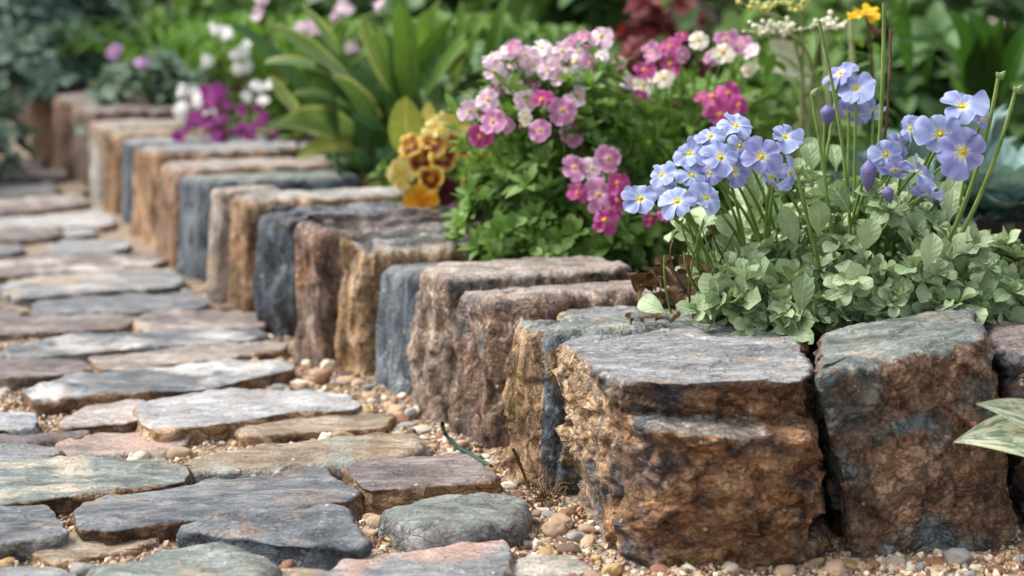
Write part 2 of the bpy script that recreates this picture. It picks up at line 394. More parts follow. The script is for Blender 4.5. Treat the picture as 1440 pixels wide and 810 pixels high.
VG = (1.0, 1.0, 0.38)                                                    # vertical grain
def ledge_z(V): return 0.0965 - 0.085 * (V[:, 0] - 0.055) + 0.003 * perlin(np.c_[V[:, 0] / 0.025, 0 * V[:, 0], 0 * V[:, 0]], 77)
def front_ledge(V, NN, top):
    # a thick slab lies over a ledge on the front face; below it the face bulges out, with a hollow low at the left corner
    out = V.copy(); fr = np.clip(-NN[:, 1], 0, 1) ** 0.5; s = V[:, 0] * 3.0
    zl = ledge_z(V)
    e = sstep(0.050, 0.085, V[:, 0]) * np.clip(fr * 1.6, 0, 1)
    above = sstep(zl - 0.0008, zl + 0.0008, V[:, 2])
    notch = np.exp(-((V[:, 2] - zl - 0.002) / 0.003) ** 2)
    side = np.clip(1 - top * 1.2, 0, 1)
    out[:, 1] += e * (above * 0.013 * side + notch * 0.003)
    bul = np.clip(1 - ((V[:, 2] - 0.05) / 0.055) ** 2, 0, 1)
    out[:, 1] -= fr * (bul * 0.009 + 0.012 * sstep(zl - 0.02, zl - 0.001, V[:, 2])) * (1 - above) * e
    hol = np.exp(-((V[:, 0] - 0.036) / 0.010) ** 2 - ((V[:, 2] - 0.020) / 0.024) ** 2) * side
    out[:, 0] += hol * 0.007; out[:, 1] += hol * 0.013
    return out
def M(name, *a, **k): return rock(name, *a, **k)
CRUMB = ((0.14, 0.075, 0.035), (0.42, 0.27, 0.145), (0.60, 0.46, 0.31))
s1_side = ((0.055, 0.028, 0.015), (0.255, 0.120, 0.052), (0.50, 0.32, 0.175))
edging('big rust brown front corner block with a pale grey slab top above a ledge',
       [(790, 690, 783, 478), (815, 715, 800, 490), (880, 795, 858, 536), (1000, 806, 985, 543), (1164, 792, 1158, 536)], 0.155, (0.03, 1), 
       M('rust_block_rock', s1_side, T_GREY, BLUISH, 0.32, (1, 1, 1.5), 1.15, 1, 0.75, 0.6, (0, 0.35, 0), second=CRUMB, third=((0.11, 0.085, 0.065), (0.24, 0.20, 0.165), (0.40, 0.36, 0.30))), third=lambda V, P: np.exp(-((V[:, 2] - ledge_z(V)) / 0.0022) ** 2) * sstep(0.06, 0.08, V[:, 0]) * sstep(0.17, 0.12, V[:, 0]) * (V[:, 1] < 1.03), second=lambda V, P: sstep(0.075, 0.035, V[:, 0] + 0.05 * (0.06 - V[:, 2])), r=0.006, step=0.0013, seed=1,  # pale band along the ledge paints the light it catches
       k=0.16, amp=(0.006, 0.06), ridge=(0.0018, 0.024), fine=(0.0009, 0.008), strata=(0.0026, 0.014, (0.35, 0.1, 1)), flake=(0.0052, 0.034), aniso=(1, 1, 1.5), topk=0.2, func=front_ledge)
edging('broad brown block with teal lichen tints, right of the front corner block',
       [(1200, 788, 1149, 512), (1207, 790, 1157, 519), (1310, 782, 1285, 500), (1432, 768, 1400, 471)], 0.115, (-0.03, 1),
       M('teal_stained_rock', ((0.05, 0.029, 0.019), (0.215, 0.118, 0.068), (0.41, 0.275, 0.18)), T_GREEN, TEAL, 0.30, (1, 1, 1.1), 1.2, 2, 0.75, 0.55), r=0.008, step=0.0014, seed=2,
       k=0.16, amp=(0.006, 0.06), ridge=(0.0016, 0.022), fine=(0.0009, 0.008), flake=(0.0048, 0.030), topk=0.25)
edging('dark reddish brown block at the right edge, set back behind the variegated leaves',
       [(1440, 756, 1404, 496), (1540, 765, 1510, 492), (1700, 775, 1690, 500)], 0.15, (0.0, 1),
       M('dark_red_rock', ((0.03, 0.018, 0.014), (0.12, 0.06, 0.04), (0.25, 0.15, 0.10)), T_PURP, BLUISH, 0.4, (1, 1, 0.8), 1.1, 3), r=0.008, step=0.002, seed=3,
       amp=(0.006, 0.05), ridge=(0.004, 0.02), flake=(0.003, 0.013), topk=0.3)
for lab_, x0, x1, yy, sd in (('brown block at the right end, next along from the dark reddish block', 1716, 1990, 778, 31), ('grey brown block, the last one to the right past the frame', 2006, 2300, 788, 32)):
    edging(lab_, [(x0, yy, x0, 508), (x0 + 12, yy + 6, x0 + 14, 516), (x1, yy + 8, x1 - 4, 516)], 0.15, (0.0, 1),
           M('end_rock', ((0.03, 0.018, 0.014), (0.13, 0.075, 0.05), (0.27, 0.18, 0.12)), T_PURP, BLUISH, 0.4, (1, 1, 0.8), 1.1, sd), r=0.008, step=0.003, seed=sd, amp=(0.006, 0.05), ridge=(0.003, 0.02), flake=(0.004, 0.025), topk=0.3)
edging('crumbly tan block with a dark blue near corner and a grey green top',
       [(702, 672, 716, 462), (750, 688, 752, 478), (786, 698, 788, 484)], 0.14, (0.93, 0.40),
       M('tan_crumbly_rock', TAN, T_GREEN, OCHRE, 0.22, VG, 1.1, 4, second=(BLUE[0], BLUE[1], T_BLUE[1])), second=lambda V, P: sstep(P[-1][0] - 0.018, P[-1][0] - 0.004, V[:, 0]), seed=4, r=0.011, step=0.0017, hadd=0.006, strata=(0.003, 0.012, (0, 0, 1)),
       amp=(0.006, 0.05), ridge=(0.003, 0.018), flake=(0.004, 0.022), aniso=VG, topk=0.35)
edging('purplish brown stone with a broad pinkish slab top, second behind the front corner block',
       [(630, 604, 634, 414), (694, 640, 700, 428)], 0.155, (0.95, 0.34),
       M('pink_top_rock', ((0.05, 0.03, 0.02), (0.20, 0.118, 0.076), (0.40, 0.285, 0.21)), T_PINK, BLUISH, 0.22, (1, 1, 0.6), 1.0, 5), seed=5, r=0.012, step=0.0019, hadd=0.003, amp=(0.006, 0.05), ridge=(0.0015, 0.024), flake=(0.0045, 0.03), aniso=(1, 1, 0.65), topk=0.3)
edging('pinkish brown stone with a sharp upper corner, right of the smooth blue grey stone',
       [(570, 566, 584, 378), (622, 602, 625, 400)], 0.165, (0.95, 0.34),
       M('buff_top_rock', ((0.08, 0.055, 0.042), (0.26, 0.185, 0.135), (0.46, 0.365, 0.28)), T_PINK, BLUISH, 0.22, (1, 1, 0.6), 1.0, 6), seed=6, r=0.007, step=0.002, hadd=0.004,
       amp=(0.005, 0.05), ridge=(0.0015, 0.024), flake=(0.0045, 0.03), aniso=(1, 1, 0.65), topk=0.3)
edging('smooth blue grey upright stone, lower than the ochre stone beside it',
       [(518, 532, 530, 373), (574, 562, 584, 386)], 0.15, (0.95, 0.34),
       M('blue_grey_rock', BLUE, T_BLUE, BLUE[2], 0.2, VG, 1.0, 7), seed=7, r=0.012, step=0.0021, amp=(0.005, 0.05), ridge=(0.0015, 0.02), fine=(0.0008, 0.01), aniso=VG)
edging('ochre and tan stone with a rounded top, left of the smooth blue grey stone',
       [(466, 522, 474, 330), (516, 530, 524, 360)], 0.16, (0.94, 0.36),
       M('ochre_rock', TAN, T_PALE, OCHRE, 0.5, VG, 1.0, 8), seed=8, r=0.012, step=0.0021, hadd=0.004, amp=(0.006, 0.05), flake=(0.0035, 0.026), ridge=(0.003, 0.018), aniso=VG)
edging('purple brown stone beside a dark gap holding a curling yellow leaf',
       [(408, 512, 414, 308), (452, 520, 456, 336)], 0.18, (0.94, 0.36),
       M('plum_rock', PURP, T_PURP, RUSTY, 0.12, VG, 1.0, 9), seed=9, r=0.012, step=0.0024, hadd=0.004, flake=(0.0035, 0.026), amp=(0.006, 0.05), ridge=(0.003, 0.02), aniso=VG)
edging('dark slate blue stone with a long blue grey top',
       [(352, 468, 358, 296), (404, 478, 408, 318)], 0.20, (0.94, 0.36),
       M('slate_rock', BLUE, T_BLUE, PURP[0], 0.3, VG, 1.0, 10), seed=10, r=0.014, step=0.0026, hadd=0.004, flake=(0.0035, 0.03), amp=(0.008, 0.05), ridge=(0.003, 0.02), aniso=VG)
edging('orange tan stone with a long pale grey top, beside the dark slate blue stone',
       [(312, 436, 322, 270), (352, 444, 358, 282)], 0.19, (0.94, 0.36),
       M('orange_tan_rock', TAN, T_PALE, RUSTY, 0.4, VG, 1.0, 11), seed=11, r=0.010, step=0.003, amp=(0.005, 0.05), ridge=(0.003, 0.02), aniso=VG)
edging('narrow pale pinkish post stone, thinnest of the edging stones',
       [(288, 428, 294, 264), (310, 434, 315, 268)], 0.07, (0.94, 0.36),
       M('pale_post_rock', PALE, T_PINK, OCHRE, 0.2, VG, 1.0, 12), seed=12, r=0.007, step=0.003, amp=(0.004, 0.05), aniso=VG)
edging('blue grey slate stone with a mint grey top, left of the narrow pale post',
       [(240, 388, 246, 246), (284, 402, 290, 254)], 0.20, (0.94, 0.36),
       M('mint_top_rock', GREY[:1] + BLUE[1:], T_GREEN, BLUE[2], 0.4, VG, 1.0, 13), seed=13, r=0.011, step=0.003, amp=(0.005, 0.05), aniso=VG)
edging('pinkish stone with a rusty lower side, left of the mint topped slate stone',
       [(220, 362, 222, 226), (242, 384, 246, 238)], 0.24, (0.94, 0.36),
       M('rosy_rock', ((0.10, 0.055, 0.035), (0.33, 0.20, 0.13), (0.5, 0.38, 0.31)), T_PINK, RUSTY, 0.5, VG, 1.0, 14), seed=14, r=0.012, step=0.0035, amp=(0.005, 0.05), aniso=VG)
edging('orange brown stone between the rosy stone and the narrow dark blue one',
       [(180, 330, 186, 204), (221, 352, 222, 214)], 0.24, (0.94, 0.36),
       M('creased_brown_rock', TAN, T_GREY, RUSTY, 0.5, VG, 1.0, 15), seed=15, r=0.012, step=0.0035, amp=(0.006, 0.04), aniso=VG)
edging('narrow dark blue stone between two rusty brown stones, far along the edging',
       [(166, 306, 168, 194), (180, 318, 185, 202)], 0.22, (0.94, 0.36),
       M('narrow_blue_rock', BLUE, T_GREY, BLUISH, 0.3, VG, 1.0, 16), seed=16, r=0.008, step=0.004, amp=(0.004, 0.05), aniso=VG)
edging('rusty brown stone with a buff top, just beyond the narrow dark blue stone',
       [(140, 292, 142, 184), (166, 306, 168, 192)], 0.26, (0.94, 0.36),
       M('rusty_far_rock', RUST, T_TAN, RUSTY, 0.4, VG, 1.0, 17), seed=17, r=0.010, step=0.004, amp=(0.005, 0.05), aniso=VG, hadd=0.002)
edging('pale grey green stone with a whitish top, under spilling sage green foliage',
       [(122, 276, 124, 170), (142, 292, 143, 178)], 0.28, (0.94, 0.36),
       M('pale_green_rock', ((0.12, 0.11, 0.09), (0.30, 0.29, 0.25), (0.45, 0.44, 0.40)), T_PINK, OCHRE, 0.3, VG, 1.0, 18), seed=18, r=0.010, step=0.005, amp=(0.005, 0.05), aniso=VG)
edging('purplish grey stone standing taller than the pale one, beside a black gap',
       [(96, 252, 98, 142), (129, 276, 129, 156)], 0.28, (0.94, 0.36),
       M('far_purple_rock', PURP, T_PURP, PURP[0], 0.3, VG, 1.0, 19), seed=19, r=0.012, step=0.005, amp=(0.007, 0.05), aniso=VG)
edging('dark brown stone in the shade of the grey green shrub',
       [(70, 238, 72, 132), (92, 250, 94, 142)], 0.28, (0.94, 0.36),
       M('far_brown_rock', ((0.04, 0.022, 0.015), (0.16, 0.09, 0.06), (0.28, 0.18, 0.13)), T_PURP, RUSTY, 0.3, VG, 1.0, 20), seed=20, r=0.012, step=0.006, amp=(0.006, 0.05), aniso=VG)
edging('reddish brown stone farthest along the edging, half under the shrub',
       [(38, 218, 40, 122), (69, 236, 71, 132)], 0.28, (0.94, 0.36),
       M('far_red_rock', RUST, T_TAN, RUSTY, 0.4, VG, 1.0, 21), seed=21, r=0.012, step=0.006, amp=(0.006, 0.05), aniso=VG)

# ------------------------------------------------------------------ the path's flat stones
ZT = 0.017
SETTPOLY = []
def sett(label, px, side, top, stain=None, sa=0.35, zt=ZT, seed=0, step=0.0026, r=0.0022, tstain=None, amp=(0.0065, 0.03), rough=0.6, **kw):
    P = []
    for x, y in px:
        p = onz(x, y, zt); P.append([p[0], p[1], zt, 0, 0])
    P = np.array(P); e_ = P[:, :2] - P[:, :2].mean(0); P[:, :2] += np.array([0.0050, 0.0014]) * np.sign(e_) * np.minimum(1, np.abs(e_) / 0.01); D = P[:, 1].mean(); st = step * max(1.0, D / 1.15)
    k = dict(fine=(0.0009, 0.010), ridge=(0.0022, 0.022), strata=(0.0022, 0.0055, (0.05, 0.1, 1)), topk=0.30, flare=0.002, it=1, k=0.12); k.update(kw)
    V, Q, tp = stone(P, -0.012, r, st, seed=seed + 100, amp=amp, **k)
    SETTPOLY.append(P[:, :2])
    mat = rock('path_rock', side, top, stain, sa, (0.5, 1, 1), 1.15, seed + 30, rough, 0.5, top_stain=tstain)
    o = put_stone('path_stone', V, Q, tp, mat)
    return tag(o, label, 'path stone', 'flat stones of the path')
SETTS = [
 ('blue grey block cut off by the left edge, below the big streaked slab', [(-120,716),(-10,712),(50,708),(72,722),(84,744),(72,752),(10,760),(-120,776)], GREY, T_BLUE, None, None, 0.020),
 ('big slab streaked pale green and tan with a red brown edge', [(-120,668),(60,645),(150,640),(222,645),(258,664),(252,676),(150,690),(60,702),(-120,722)], RUST, T_GREEN, None, T_TAN[2], 0.020),
 ('smooth dark blue grey slab with a tan stained left end', [(112,714),(170,698),(300,678),(440,656),(458,672),(500,688),(484,704),(400,713),(330,724),(240,734),(168,746),(118,742)], RUST, T_BLUE, None, None, 0.020),
 ('dark blue stone with folded ridges, tucked in front of the smooth blue grey slab', [(258,742),(330,728),(420,712),(466,720),(502,752),(500,770),(440,768),(340,756)], BLUE, T_BLUE, BLUISH, None, 0.022),
 ('low tan brown stone in front of the slab with the tan stained end', [(52,776),(110,756),(165,745),(218,750),(200,762),(160,774),(100,790)], TAN, T_TAN, None, None, 0.012),
 ('pale grey green rounded stone at the bottom edge, left of the ochre pebbles', [(132,792),(228,766),(290,762),(380,784),(388,796),(320,816),(200,832),(136,816)], GREY, T_GREEN, None, T_TAN[1], 0.022),
 ('grey stone cut off by the bottom left corner', [(-120,806),(0,800),(60,793),(104,808),(60,845),(-120,860)], GREY, T_GREY, None, None, 0.014),
 ('pale grey slab with a salmon pink corner at the bottom edge', [(455,806),(520,783),(600,770),(690,764),(708,776),(704,800),(690,850),(420,852)], PALE, T_GREY, None, PINKISH, 0.016),
 ('small buff stone at the bottom edge, left of the salmon cornered slab', [(352,812),(400,797),(455,796),(450,830),(360,845)], PALE, T_TAN, None, None, 0.014),
 ('creamy white stone lying at the foot of the front corner block', [(722,797),(745,784),(800,780),(828,794),(802,808),(740,812)], PALE, ((0.45,0.40,0.33),(0.62,0.57,0.49),(0.74,0.71,0.65)), None, None, 0.010),
 ('speckled grey green rounded stone in front of the purple slab', [(548,722),(590,700),(660,689),(718,690),(742,704),(728,722),(670,742),(600,746)], GREY, T_GREEN, None, T_BLUE[1], 0.024),
 ('purplish slab with a rusty broken front edge, by the foot of the tan block', [(490,656),(575,640),(642,639),(690,666),(688,676),(600,682),(522,688)], RUST, T_PURP, RUSTY, None, 0.022),
 ('long buff stone with a green grey right end', [(250,650),(290,636),(360,619),(470,609),(580,605),(595,618),(580,634),(470,648),(400,654),(290,658)], GREY, T_TAN, None, T_GREEN[1], 0.022),
 ('buff stone with a rounded back, beyond the long buff stone', [(345,606),(372,592),(410,580),(470,574),(540,584),(535,600),(450,604),(400,610),(360,612)], TAN, T_TAN, None, None, 0.016),
 ('pinkish white slab joined to the long white slab', [(92,590),(130,568),(195,560),(200,584),(182,592),(98,601)], RUST, ((0.36,0.29,0.27),(0.56,0.49,0.46),(0.70,0.66,0.62)), None, None, 0.018),
 ('long white slab with a tan underside', [(200,566),(240,556),(330,548),(440,550),(506,567),(488,575),(400,578),(330,592),(230,604),(204,594)], TAN, ((0.36,0.36,0.37),(0.56,0.56,0.57),(0.72,0.72,0.72)), None, None, 0.021),
 ('pink brown low slab beside the tuft of dry moss', [(82,624),(150,608),(235,608),(260,622),(228,634),(86,642)], PALE, T_PINK, None, PINKISH, 0.012),
 ('grey slab with a rusty lower corner at the left edge', [(-120,632),(0,627),(62,625),(72,638),(40,652),(-120,668)], RUST, T_GREY, None, None, 0.018),
 ('thin mauve sliver of stone at the left edge', [(-120,614),(50,607),(122,603),(100,614),(20,622),(-120,626)], PURP, T_PURP, None, None, 0.014),
 ('small bluish white stone at the left edge', [(-120,582),(25,576),(48,590),(38,602),(-120,606)], GREY, ((0.32,0.35,0.38),(0.5,0.53,0.56),(0.66,0.68,0.70)), None, None, 0.018),
 ('long blue grey slab chipped at its right end, beyond the white slab', [(38,548),(110,526),(230,515),(330,505),(400,505),(410,518),(330,534),(290,546),(200,550),(60,564)], RUST, T_BLUE, None, T_GREY[2], 0.020),
 ('purplish grey slab at the left edge, level with the rosy slab', [(-120,512),(50,503),(110,505),(120,517),(90,525),(-120,536)], PURP, T_PURP, None, None, 0.018),
 ('rosy tan slab lying at the foot of the plum coloured edging stone', [(130,500),(240,490),(350,482),(402,481),(392,492),(300,504),(150,520)], TAN, T_PINK, None, None, 0.017),
 ('long grey blue slab with a pale left end', [(12,486),(110,471),(250,463),(350,462),(372,470),(340,478),(200,488),(30,504)], GREY, T_BLUE, None, T_GREY[2], 0.017),
 ('mauve grey stone whose right end meets the small buff stone', [(-120,458),(80,441),(160,438),(186,448),(170,460),(60,466),(-120,474)], PURP, T_PURP, None, None, 0.016),
 ('brown grey stone reaching the foot of the slate blue edging stone', [(195,446),(215,440),(300,437),(350,440),(366,458),(330,461),(200,463)], TAN, T_PURP, None, T_PINK[1], 0.017),
 ('grey blue slab ending by the narrow pale post stone', [(50,422),(150,415),(260,412),(290,425),(270,435),(160,438),(60,442)], GREY, T_BLUE, None, None, 0.017),
 ('large grey slab with an orange right end', [(0,404),(30,391),(110,382),(230,375),(256,388),(240,402),(140,408),(30,420)], GREY, T_GREY, None, T_TAN[1], 0.018),
 ('short dark mauve stone at the left edge', [(-120,438),(15,432),(24,444),(-10,452),(-120,456)], PURP, T_PURP, None, None, 0.016),
 ('long mauve grey slab with a rusty lower edge', [(-120,372),(60,358),(210,355),(232,364),(200,376),(90,382),(-120,396)], RUST, T_PURP, None, T_PINK[2], 0.017),
 ('short pale blue stone beyond the long mauve grey slab', [(68,347),(100,337),(170,337),(180,346),(150,355),(75,358)], GREY, T_GREY, None, T_BLUE[1], 0.016),
 ('dark blue stone at the left edge, level with the short pale blue stone', [(-120,346),(20,342),(30,352),(-10,360),(-120,364)], BLUE, T_BLUE, None, None, 0.016),
 ('dark purple stone in front of the far white slab', [(-120,326),(70,319),(82,327),(60,335),(-120,342)], PURP, T_PURP, None, None, 0.016),
 ('small grey stone beside the dark purple one', [(90,323),(120,319),(132,328),(95,333)], GREY, T_GREY, None, None, 0.014),
 ('white slab with a pointed right end, far down the path', [(-120,314),(60,303),(130,295),(160,308),(150,316),(60,319),(-120,324)], PALE, ((0.36,0.35,0.34),(0.56,0.55,0.54),(0.72,0.71,0.70)), None, None, 0.017),
 ('mauve slab with a rosy front edge, beyond the pointed white slab', [(-120,288),(50,276),(110,275),(122,285),(60,294),(-120,304)], PURP, T_PURP, None, T_PINK[2], 0.016),
 ('grey brown slab near the far end of the path', [(-120,264),(70,256),(80,265),(60,273),(-120,278)], PURP, T_GREY, None, None, 0.016),
 ('small orange brown stone by the far edging', [(82,258),(114,254),(126,268),(90,273)], TAN, T_TAN, None, None, 0.014),
 ('mauve grey slab second from the far end of the path', [(-120,244),(50,236),(92,240),(88,250),(-120,256)], PURP, T_PURP, None, None, 0.016),
 ('dim grey slab at the far end of the path, nearly under the shrub', [(-120,226),(20,220),(50,224),(60,231),(-120,237)], GREY, T_PURP, None, None, 0.016),
]
for i, (lab, px, side, top, st, ts, zt) in enumerate(SETTS):
    kw = {}
    if i == 3: kw = dict(amp=(0.007, 0.06), ridge=(0.006, 0.03), topk=1.0, aniso=(0.45, 1, 1))
    if i in (5, 10, 12): kw = dict(r=0.011, topk=0.8, amp=(0.005, 0.05), aniso=(0.5, 1, 1))
    if i == 2: kw = dict(topk=0.2, r=0.002)
    sett(lab, px, side, top, st, 0.35, zt, seed=i, tstain=ts, **kw)
# ------------------------------------------------------------------ loose gravel and pebbles
def inpoly(X, Y, poly):
    ins = np.zeros(len(X), bool); n = len(poly)
    for i in range(n):
        x1, y1 = poly[i]; x2, y2 = poly[(i + 1) % n]
        c = ((y1 > Y) != (y2 > Y)) & (X < (x2 - x1) * (Y - y1) / (y2 - y1 + 1e-12) + x1); ins ^= c
    return ins
def grow(poly, k):
    c = poly.mean(0); d = poly - c; l = np.linalg.norm(d, axis=1)[:, None]; return c + d * (l + k) / l
BLOCK = [grow(p, -0.002) for p in SETTPOLY] + [grow(p, 0.002) for p in FOOT]
def free(X, Y, extra=0.0):
    ok = np.ones(len(X), bool)
    for p in BLOCK:
        q = grow(p, extra) if extra else p; bb = (X > q[:, 0].min()) & (X < q[:, 0].max()) & (Y > q[:, 1].min()) & (Y < q[:, 1].max())
        if bb.any(): ok[np.where(bb)[0][inpoly(X[bb], Y[bb], q)]] = False
    return ok
def gz(X, Y):
    P = np.c_[X, Y, 0 * X]; near = sstep(3.2, 2.6, Y) * sstep(0.6, 0.85, Y)
    return -0.002 + near * (0.009 + 0.0035 * fbm(P / 0.06, 3, 3) + 0.0012 * fbm(P / 0.012, 2, 8))
_t = (1 + 5 ** .5) / 2
ICO = np.array([(-1, _t, 0), (1, _t, 0), (-1, -_t, 0), (1, -_t, 0), (0, -1, _t), (0, 1, _t), (0, -1, -_t), (0, 1, -_t), (_t, 0, -1), (_t, 0, 1), (-_t, 0, -1), (-_t, 0, 1)]) / np.sqrt(1 + _t * _t)
ICF = np.array([(0, 11, 5), (0, 5, 1), (0, 1, 7), (0, 7, 10), (0, 10, 11), (1, 5, 9), (5, 11, 4), (11, 10, 2), (10, 7, 6), (7, 1, 8), (3, 9, 4), (3, 4, 2), (3, 2, 6), (3, 6, 8), (3, 8, 9), (4, 9, 5), (2, 4, 11), (6, 2, 10), (8, 6, 7), (9, 8, 1)])
def subdiv(V, Fc):
    V = list(map(tuple, V)); mid = {}; out = []
    def mp(a, b):
        k = (min(a, b), max(a, b))
        if k not in mid:
            p = (np.array(V[a]) + np.array(V[b])) / 2; V.append(tuple(p / np.linalg.norm(p))); mid[k] = len(V) - 1
        return mid[k]
    for a, b, c in Fc:
        x, y, z = mp(a, b), mp(b, c), mp(c, a); out += [(a, x, z), (b, y, x), (c, z, y), (x, y, z)]
    return np.array(V), np.array(out)
rng = np.random.default_rng(21)
PCOL = np.array([(0.44, 0.32, 0.21), (0.32, 0.19, 0.11), (0.58, 0.48, 0.37), (0.20, 0.105, 0.065), (0.62, 0.56, 0.47), (0.24, 0.23, 0.22), (0.44, 0.31, 0.16), (0.13, 0.085, 0.06)])
def build_grains():
    m = N('grains'); v = m.coord(); c = m.attr('tint', 'Color')
    col = m.mix(0.5, c, m.ramp(m.noise(v, 500, 3), [(0.3, 0.6), (0.7, 1.4)]), 'MULTIPLY')
    m.principled(col, 0.85, m.bump(m.noise(v, 700, 3), 0.6, 0.001), 0.3)
    n = 52000; Y = 0.80 + rng.random(n) ** 1.5 * 1.25; u = rng.random(n)
    X = (-0.34 * Y - 0.03) + u * (0.70 * Y + 0.06)
    k = free(X, Y) & ((Y < 1.05) | (X < wallx(Y) + 0.05)); X, Y = X[k], Y[k]
    X = np.concatenate([X, X + rng.normal(0, 0.004, len(X))]); Y = np.concatenate([Y, Y + rng.normal(0, 0.004, len(Y))])
    n = len(X); s = 0.0009 + 0.0016 * rng.random(n) ** 2.2
    ax = rng.normal(size=(n, 3)); ax /= np.linalg.norm(ax, axis=1)[:, None]
    sc = s[:, None] * (0.65 + 0.7 * rng.random((n, 3)))
    jig = 1 + 0.25 * rng.normal(size=(n, 12))
    V = ICO[None] * jig[:, :, None] * sc[:, None]
    a = rng.random(n) * 2 * pi; ca, sa_ = np.cos(a), np.sin(a)
    V = np.stack([V[..., 0] * ca[:, None] - V[..., 1] * sa_[:, None], V[..., 0] * sa_[:, None] + V[..., 1] * ca[:, None], V[..., 2]], 2)
    V[..., 0] += X[:, None]; V[..., 1] += Y[:, None]; V[..., 2] += (gz(X, Y) + s * 0.4)[:, None]
    T = (ICF[None] + (np.arange(n) * 12)[:, None, None]).reshape(-1, 3)
    cl = PCOL[rng.choice(8, n, p=[.27, .15, .16, .1, .07, .08, .1, .07])] * (0.75 + 0.5 * rng.random((n, 1)))
    o = link('fine_gravel', mesh('fine_gravel', V.reshape(-1, 3), T=T, cols={'tint': np.repeat(cl, 12, 0)}, smooth=False), m.m)
    tag(o, 'fine sandy gravel filling the gaps between the path stones', None, None, 'stuff')
build_grains()

def pebble_mat(name, c, k=0.35):
    m = N(name); v = m.coord(); r = m.n('ShaderNodeObjectInfo').outputs['Random']
    va = m.n('ShaderNodeVectorMath', operation='ADD', inp={0: v}); cx = m.n('ShaderNodeCombineXYZ', inp={0: m.math('MULTIPLY', r, 9.0)}); m.t.links.new(cx.outputs[0], va.inputs[1])
    a = m.noise(va.outputs[0], 90, 6, 0.65, 0.4)
    col = m.ramp(a, [(0.3, tuple(x * 0.6 for x in c)), (0.5, c), (0.7, tuple(min(0.8, x * 1.3 + 0.03) for x in c))])
    col = m.mix(k, col, m.ramp(m.noise(va.outputs[0], 480, 3), [(0.3, 0.4), (0.5, 1), (0.7, 1.5)]), 'MULTIPLY')
    sh = m.n('ShaderNodeHueSaturation', inp={'Color': col, 'Value': m.math('ADD', 0.72, m.math('MULTIPLY', r, 0.56))})
    m.principled(sh.outputs[0], 0.6, m.bump(m.noise(va.outputs[0], 250, 5, 0.65), 0.5, 0.0015), 0.4)
    return m.m
I2 = subdiv(*subdiv(*subdiv(ICO, ICF)))
def pebble_mesh(seed, sharp=0.0):
    V = I2[0].copy(); D = 1 + 0.22 * fbm(V * 0.9 + seed * 3.3, 2, seed) + sharp * (cells(V * 1.1 + seed, seed)[2] - 0.5) + 0.02 * fbm(V * 5, 2, seed)
    V = np.sign(V) * np.abs(V) ** 0.9 * D[:, None]; return mesh('pebble', V, T=I2[1])
KINDS_P = [('tan', (0.40, 0.28, 0.18)), ('rust brown', (0.24, 0.115, 0.065)), ('cream', (0.62, 0.54, 0.42)), ('grey', (0.27, 0.26, 0.25)), ('ochre', (0.46, 0.30, 0.13)), ('dark brown', (0.12, 0.075, 0.055))]
PM = [(k, pebble_mat(k.replace(' ', '_') + '_pebble', c)) for k, c in KINDS_P]
PMESH = [[pebble_mesh(10 * i + j, 0.25 if j == 2 else 0.0) for j in range(3)] for i in range(len(PM))]
for i, row in enumerate(PMESH):
    for me in row: me.materials.append(PM[i][1])
def place_pebble(i, x, y, sx, sy, sz, label=None, rz=None, group='pebbles in the gravel'):
    o = bpy.data.objects.new('pebble', PMESH[i][int(rng.integers(3))]); C.objects.link(o)
    z = gz(np.array([x]), np.array([y]))[0]
    o.location = (x, y, z + sz * 0.45); o.scale = (sx, sy, sz); o.rotation_euler = (rng.normal(0, 0.15), rng.normal(0, 0.15), rng.random() * 6.28 if rz is None else rz)
    tag(o, label or '%s pebble lying in the gravel among the path stones' % PM[i][0], 'pebble', group); return o
def named(px, py, w, hgt, i, label):
    p = onz(px, py, 0.008); k = p[1] / F; place_pebble(i, p[0], p[1], w * k / 2, w * k / 2 * 0.8, hgt * k / 2 * 0.8, label, rz=rng.normal(0, 0.2), group=None)
    BLOCK.append(np.array([[p[0] + w * k / 2 * cos(a), p[1] + w * k / 2 * 0.7 * sin(a)] for a in np.linspace(0, 6.28, 9)[:-1]]))
named(328, 604, 26, 18, 2, 'white pebble by the front edge of the long white slab')
named(338, 594, 20, 16, 2, 'cream pebble behind the white pebble at the long white slab')
named(488, 600, 40, 12, 2, 'flat white pebble on the buff stone')
named(475, 776, 40, 22, 1, 'maroon brown oval pebble at the tip of the folded dark blue stone')
named(415, 783, 52, 20, 2, 'pale cream oblong pebble left of the maroon pebble')
named(555, 767, 30, 16, 4, 'yellow ochre pebble above the salmon cornered slab')
named(585, 758, 46, 22, 4, 'long ochre pebble under the speckled grey green stone')
named(532, 742, 34, 30, 0, 'tan angular pebble between the dark blue and speckled stones')
named(512, 758, 42, 22, 0, 'flat tan brown pebble just behind the maroon pebble')
named(517, 724, 14, 12, 3, 'small blue grey pebble between the dark blue and speckled stones')
named(453, 540, 24, 26, 1, 'red brown rounded pebble right of the long white slab')
named(424, 540, 30, 14, 2, 'cream pebble between the red brown pebble and the chipped slab')
named(562, 594, 30, 20, 1, 'brown rounded pebble at the foot of the pinkish brown stone')
named(479, 666, 30, 14, 2, 'white broken pebble left of the purplish slab')
named(402, 662, 15, 11, 1, 'rust red pebble against the front of the long buff stone')
named(712, 762, 16, 22, 0, 'upright tan pebble beside the salmon cornered slab')
named(764, 718, 22, 12, 2, 'pale pebble at the foot of the tan crumbly block')
named(772, 728, 24, 12, 3, 'mottled grey pebble at the foot of the tan crumbly block')
named(810, 752, 34, 16, 3, 'grey striped pebble in the hollow of the front corner block')
named(218, 757, 18, 12, 3, 'bluish grey pebble at the end of the low tan brown stone')
named(285, 664, 44, 14, 0, 'tan flat pebble at the corner of the big streaked slab')
named(690, 648, 24, 12, 2, 'cream pebble in the gap by the purplish brown stone')
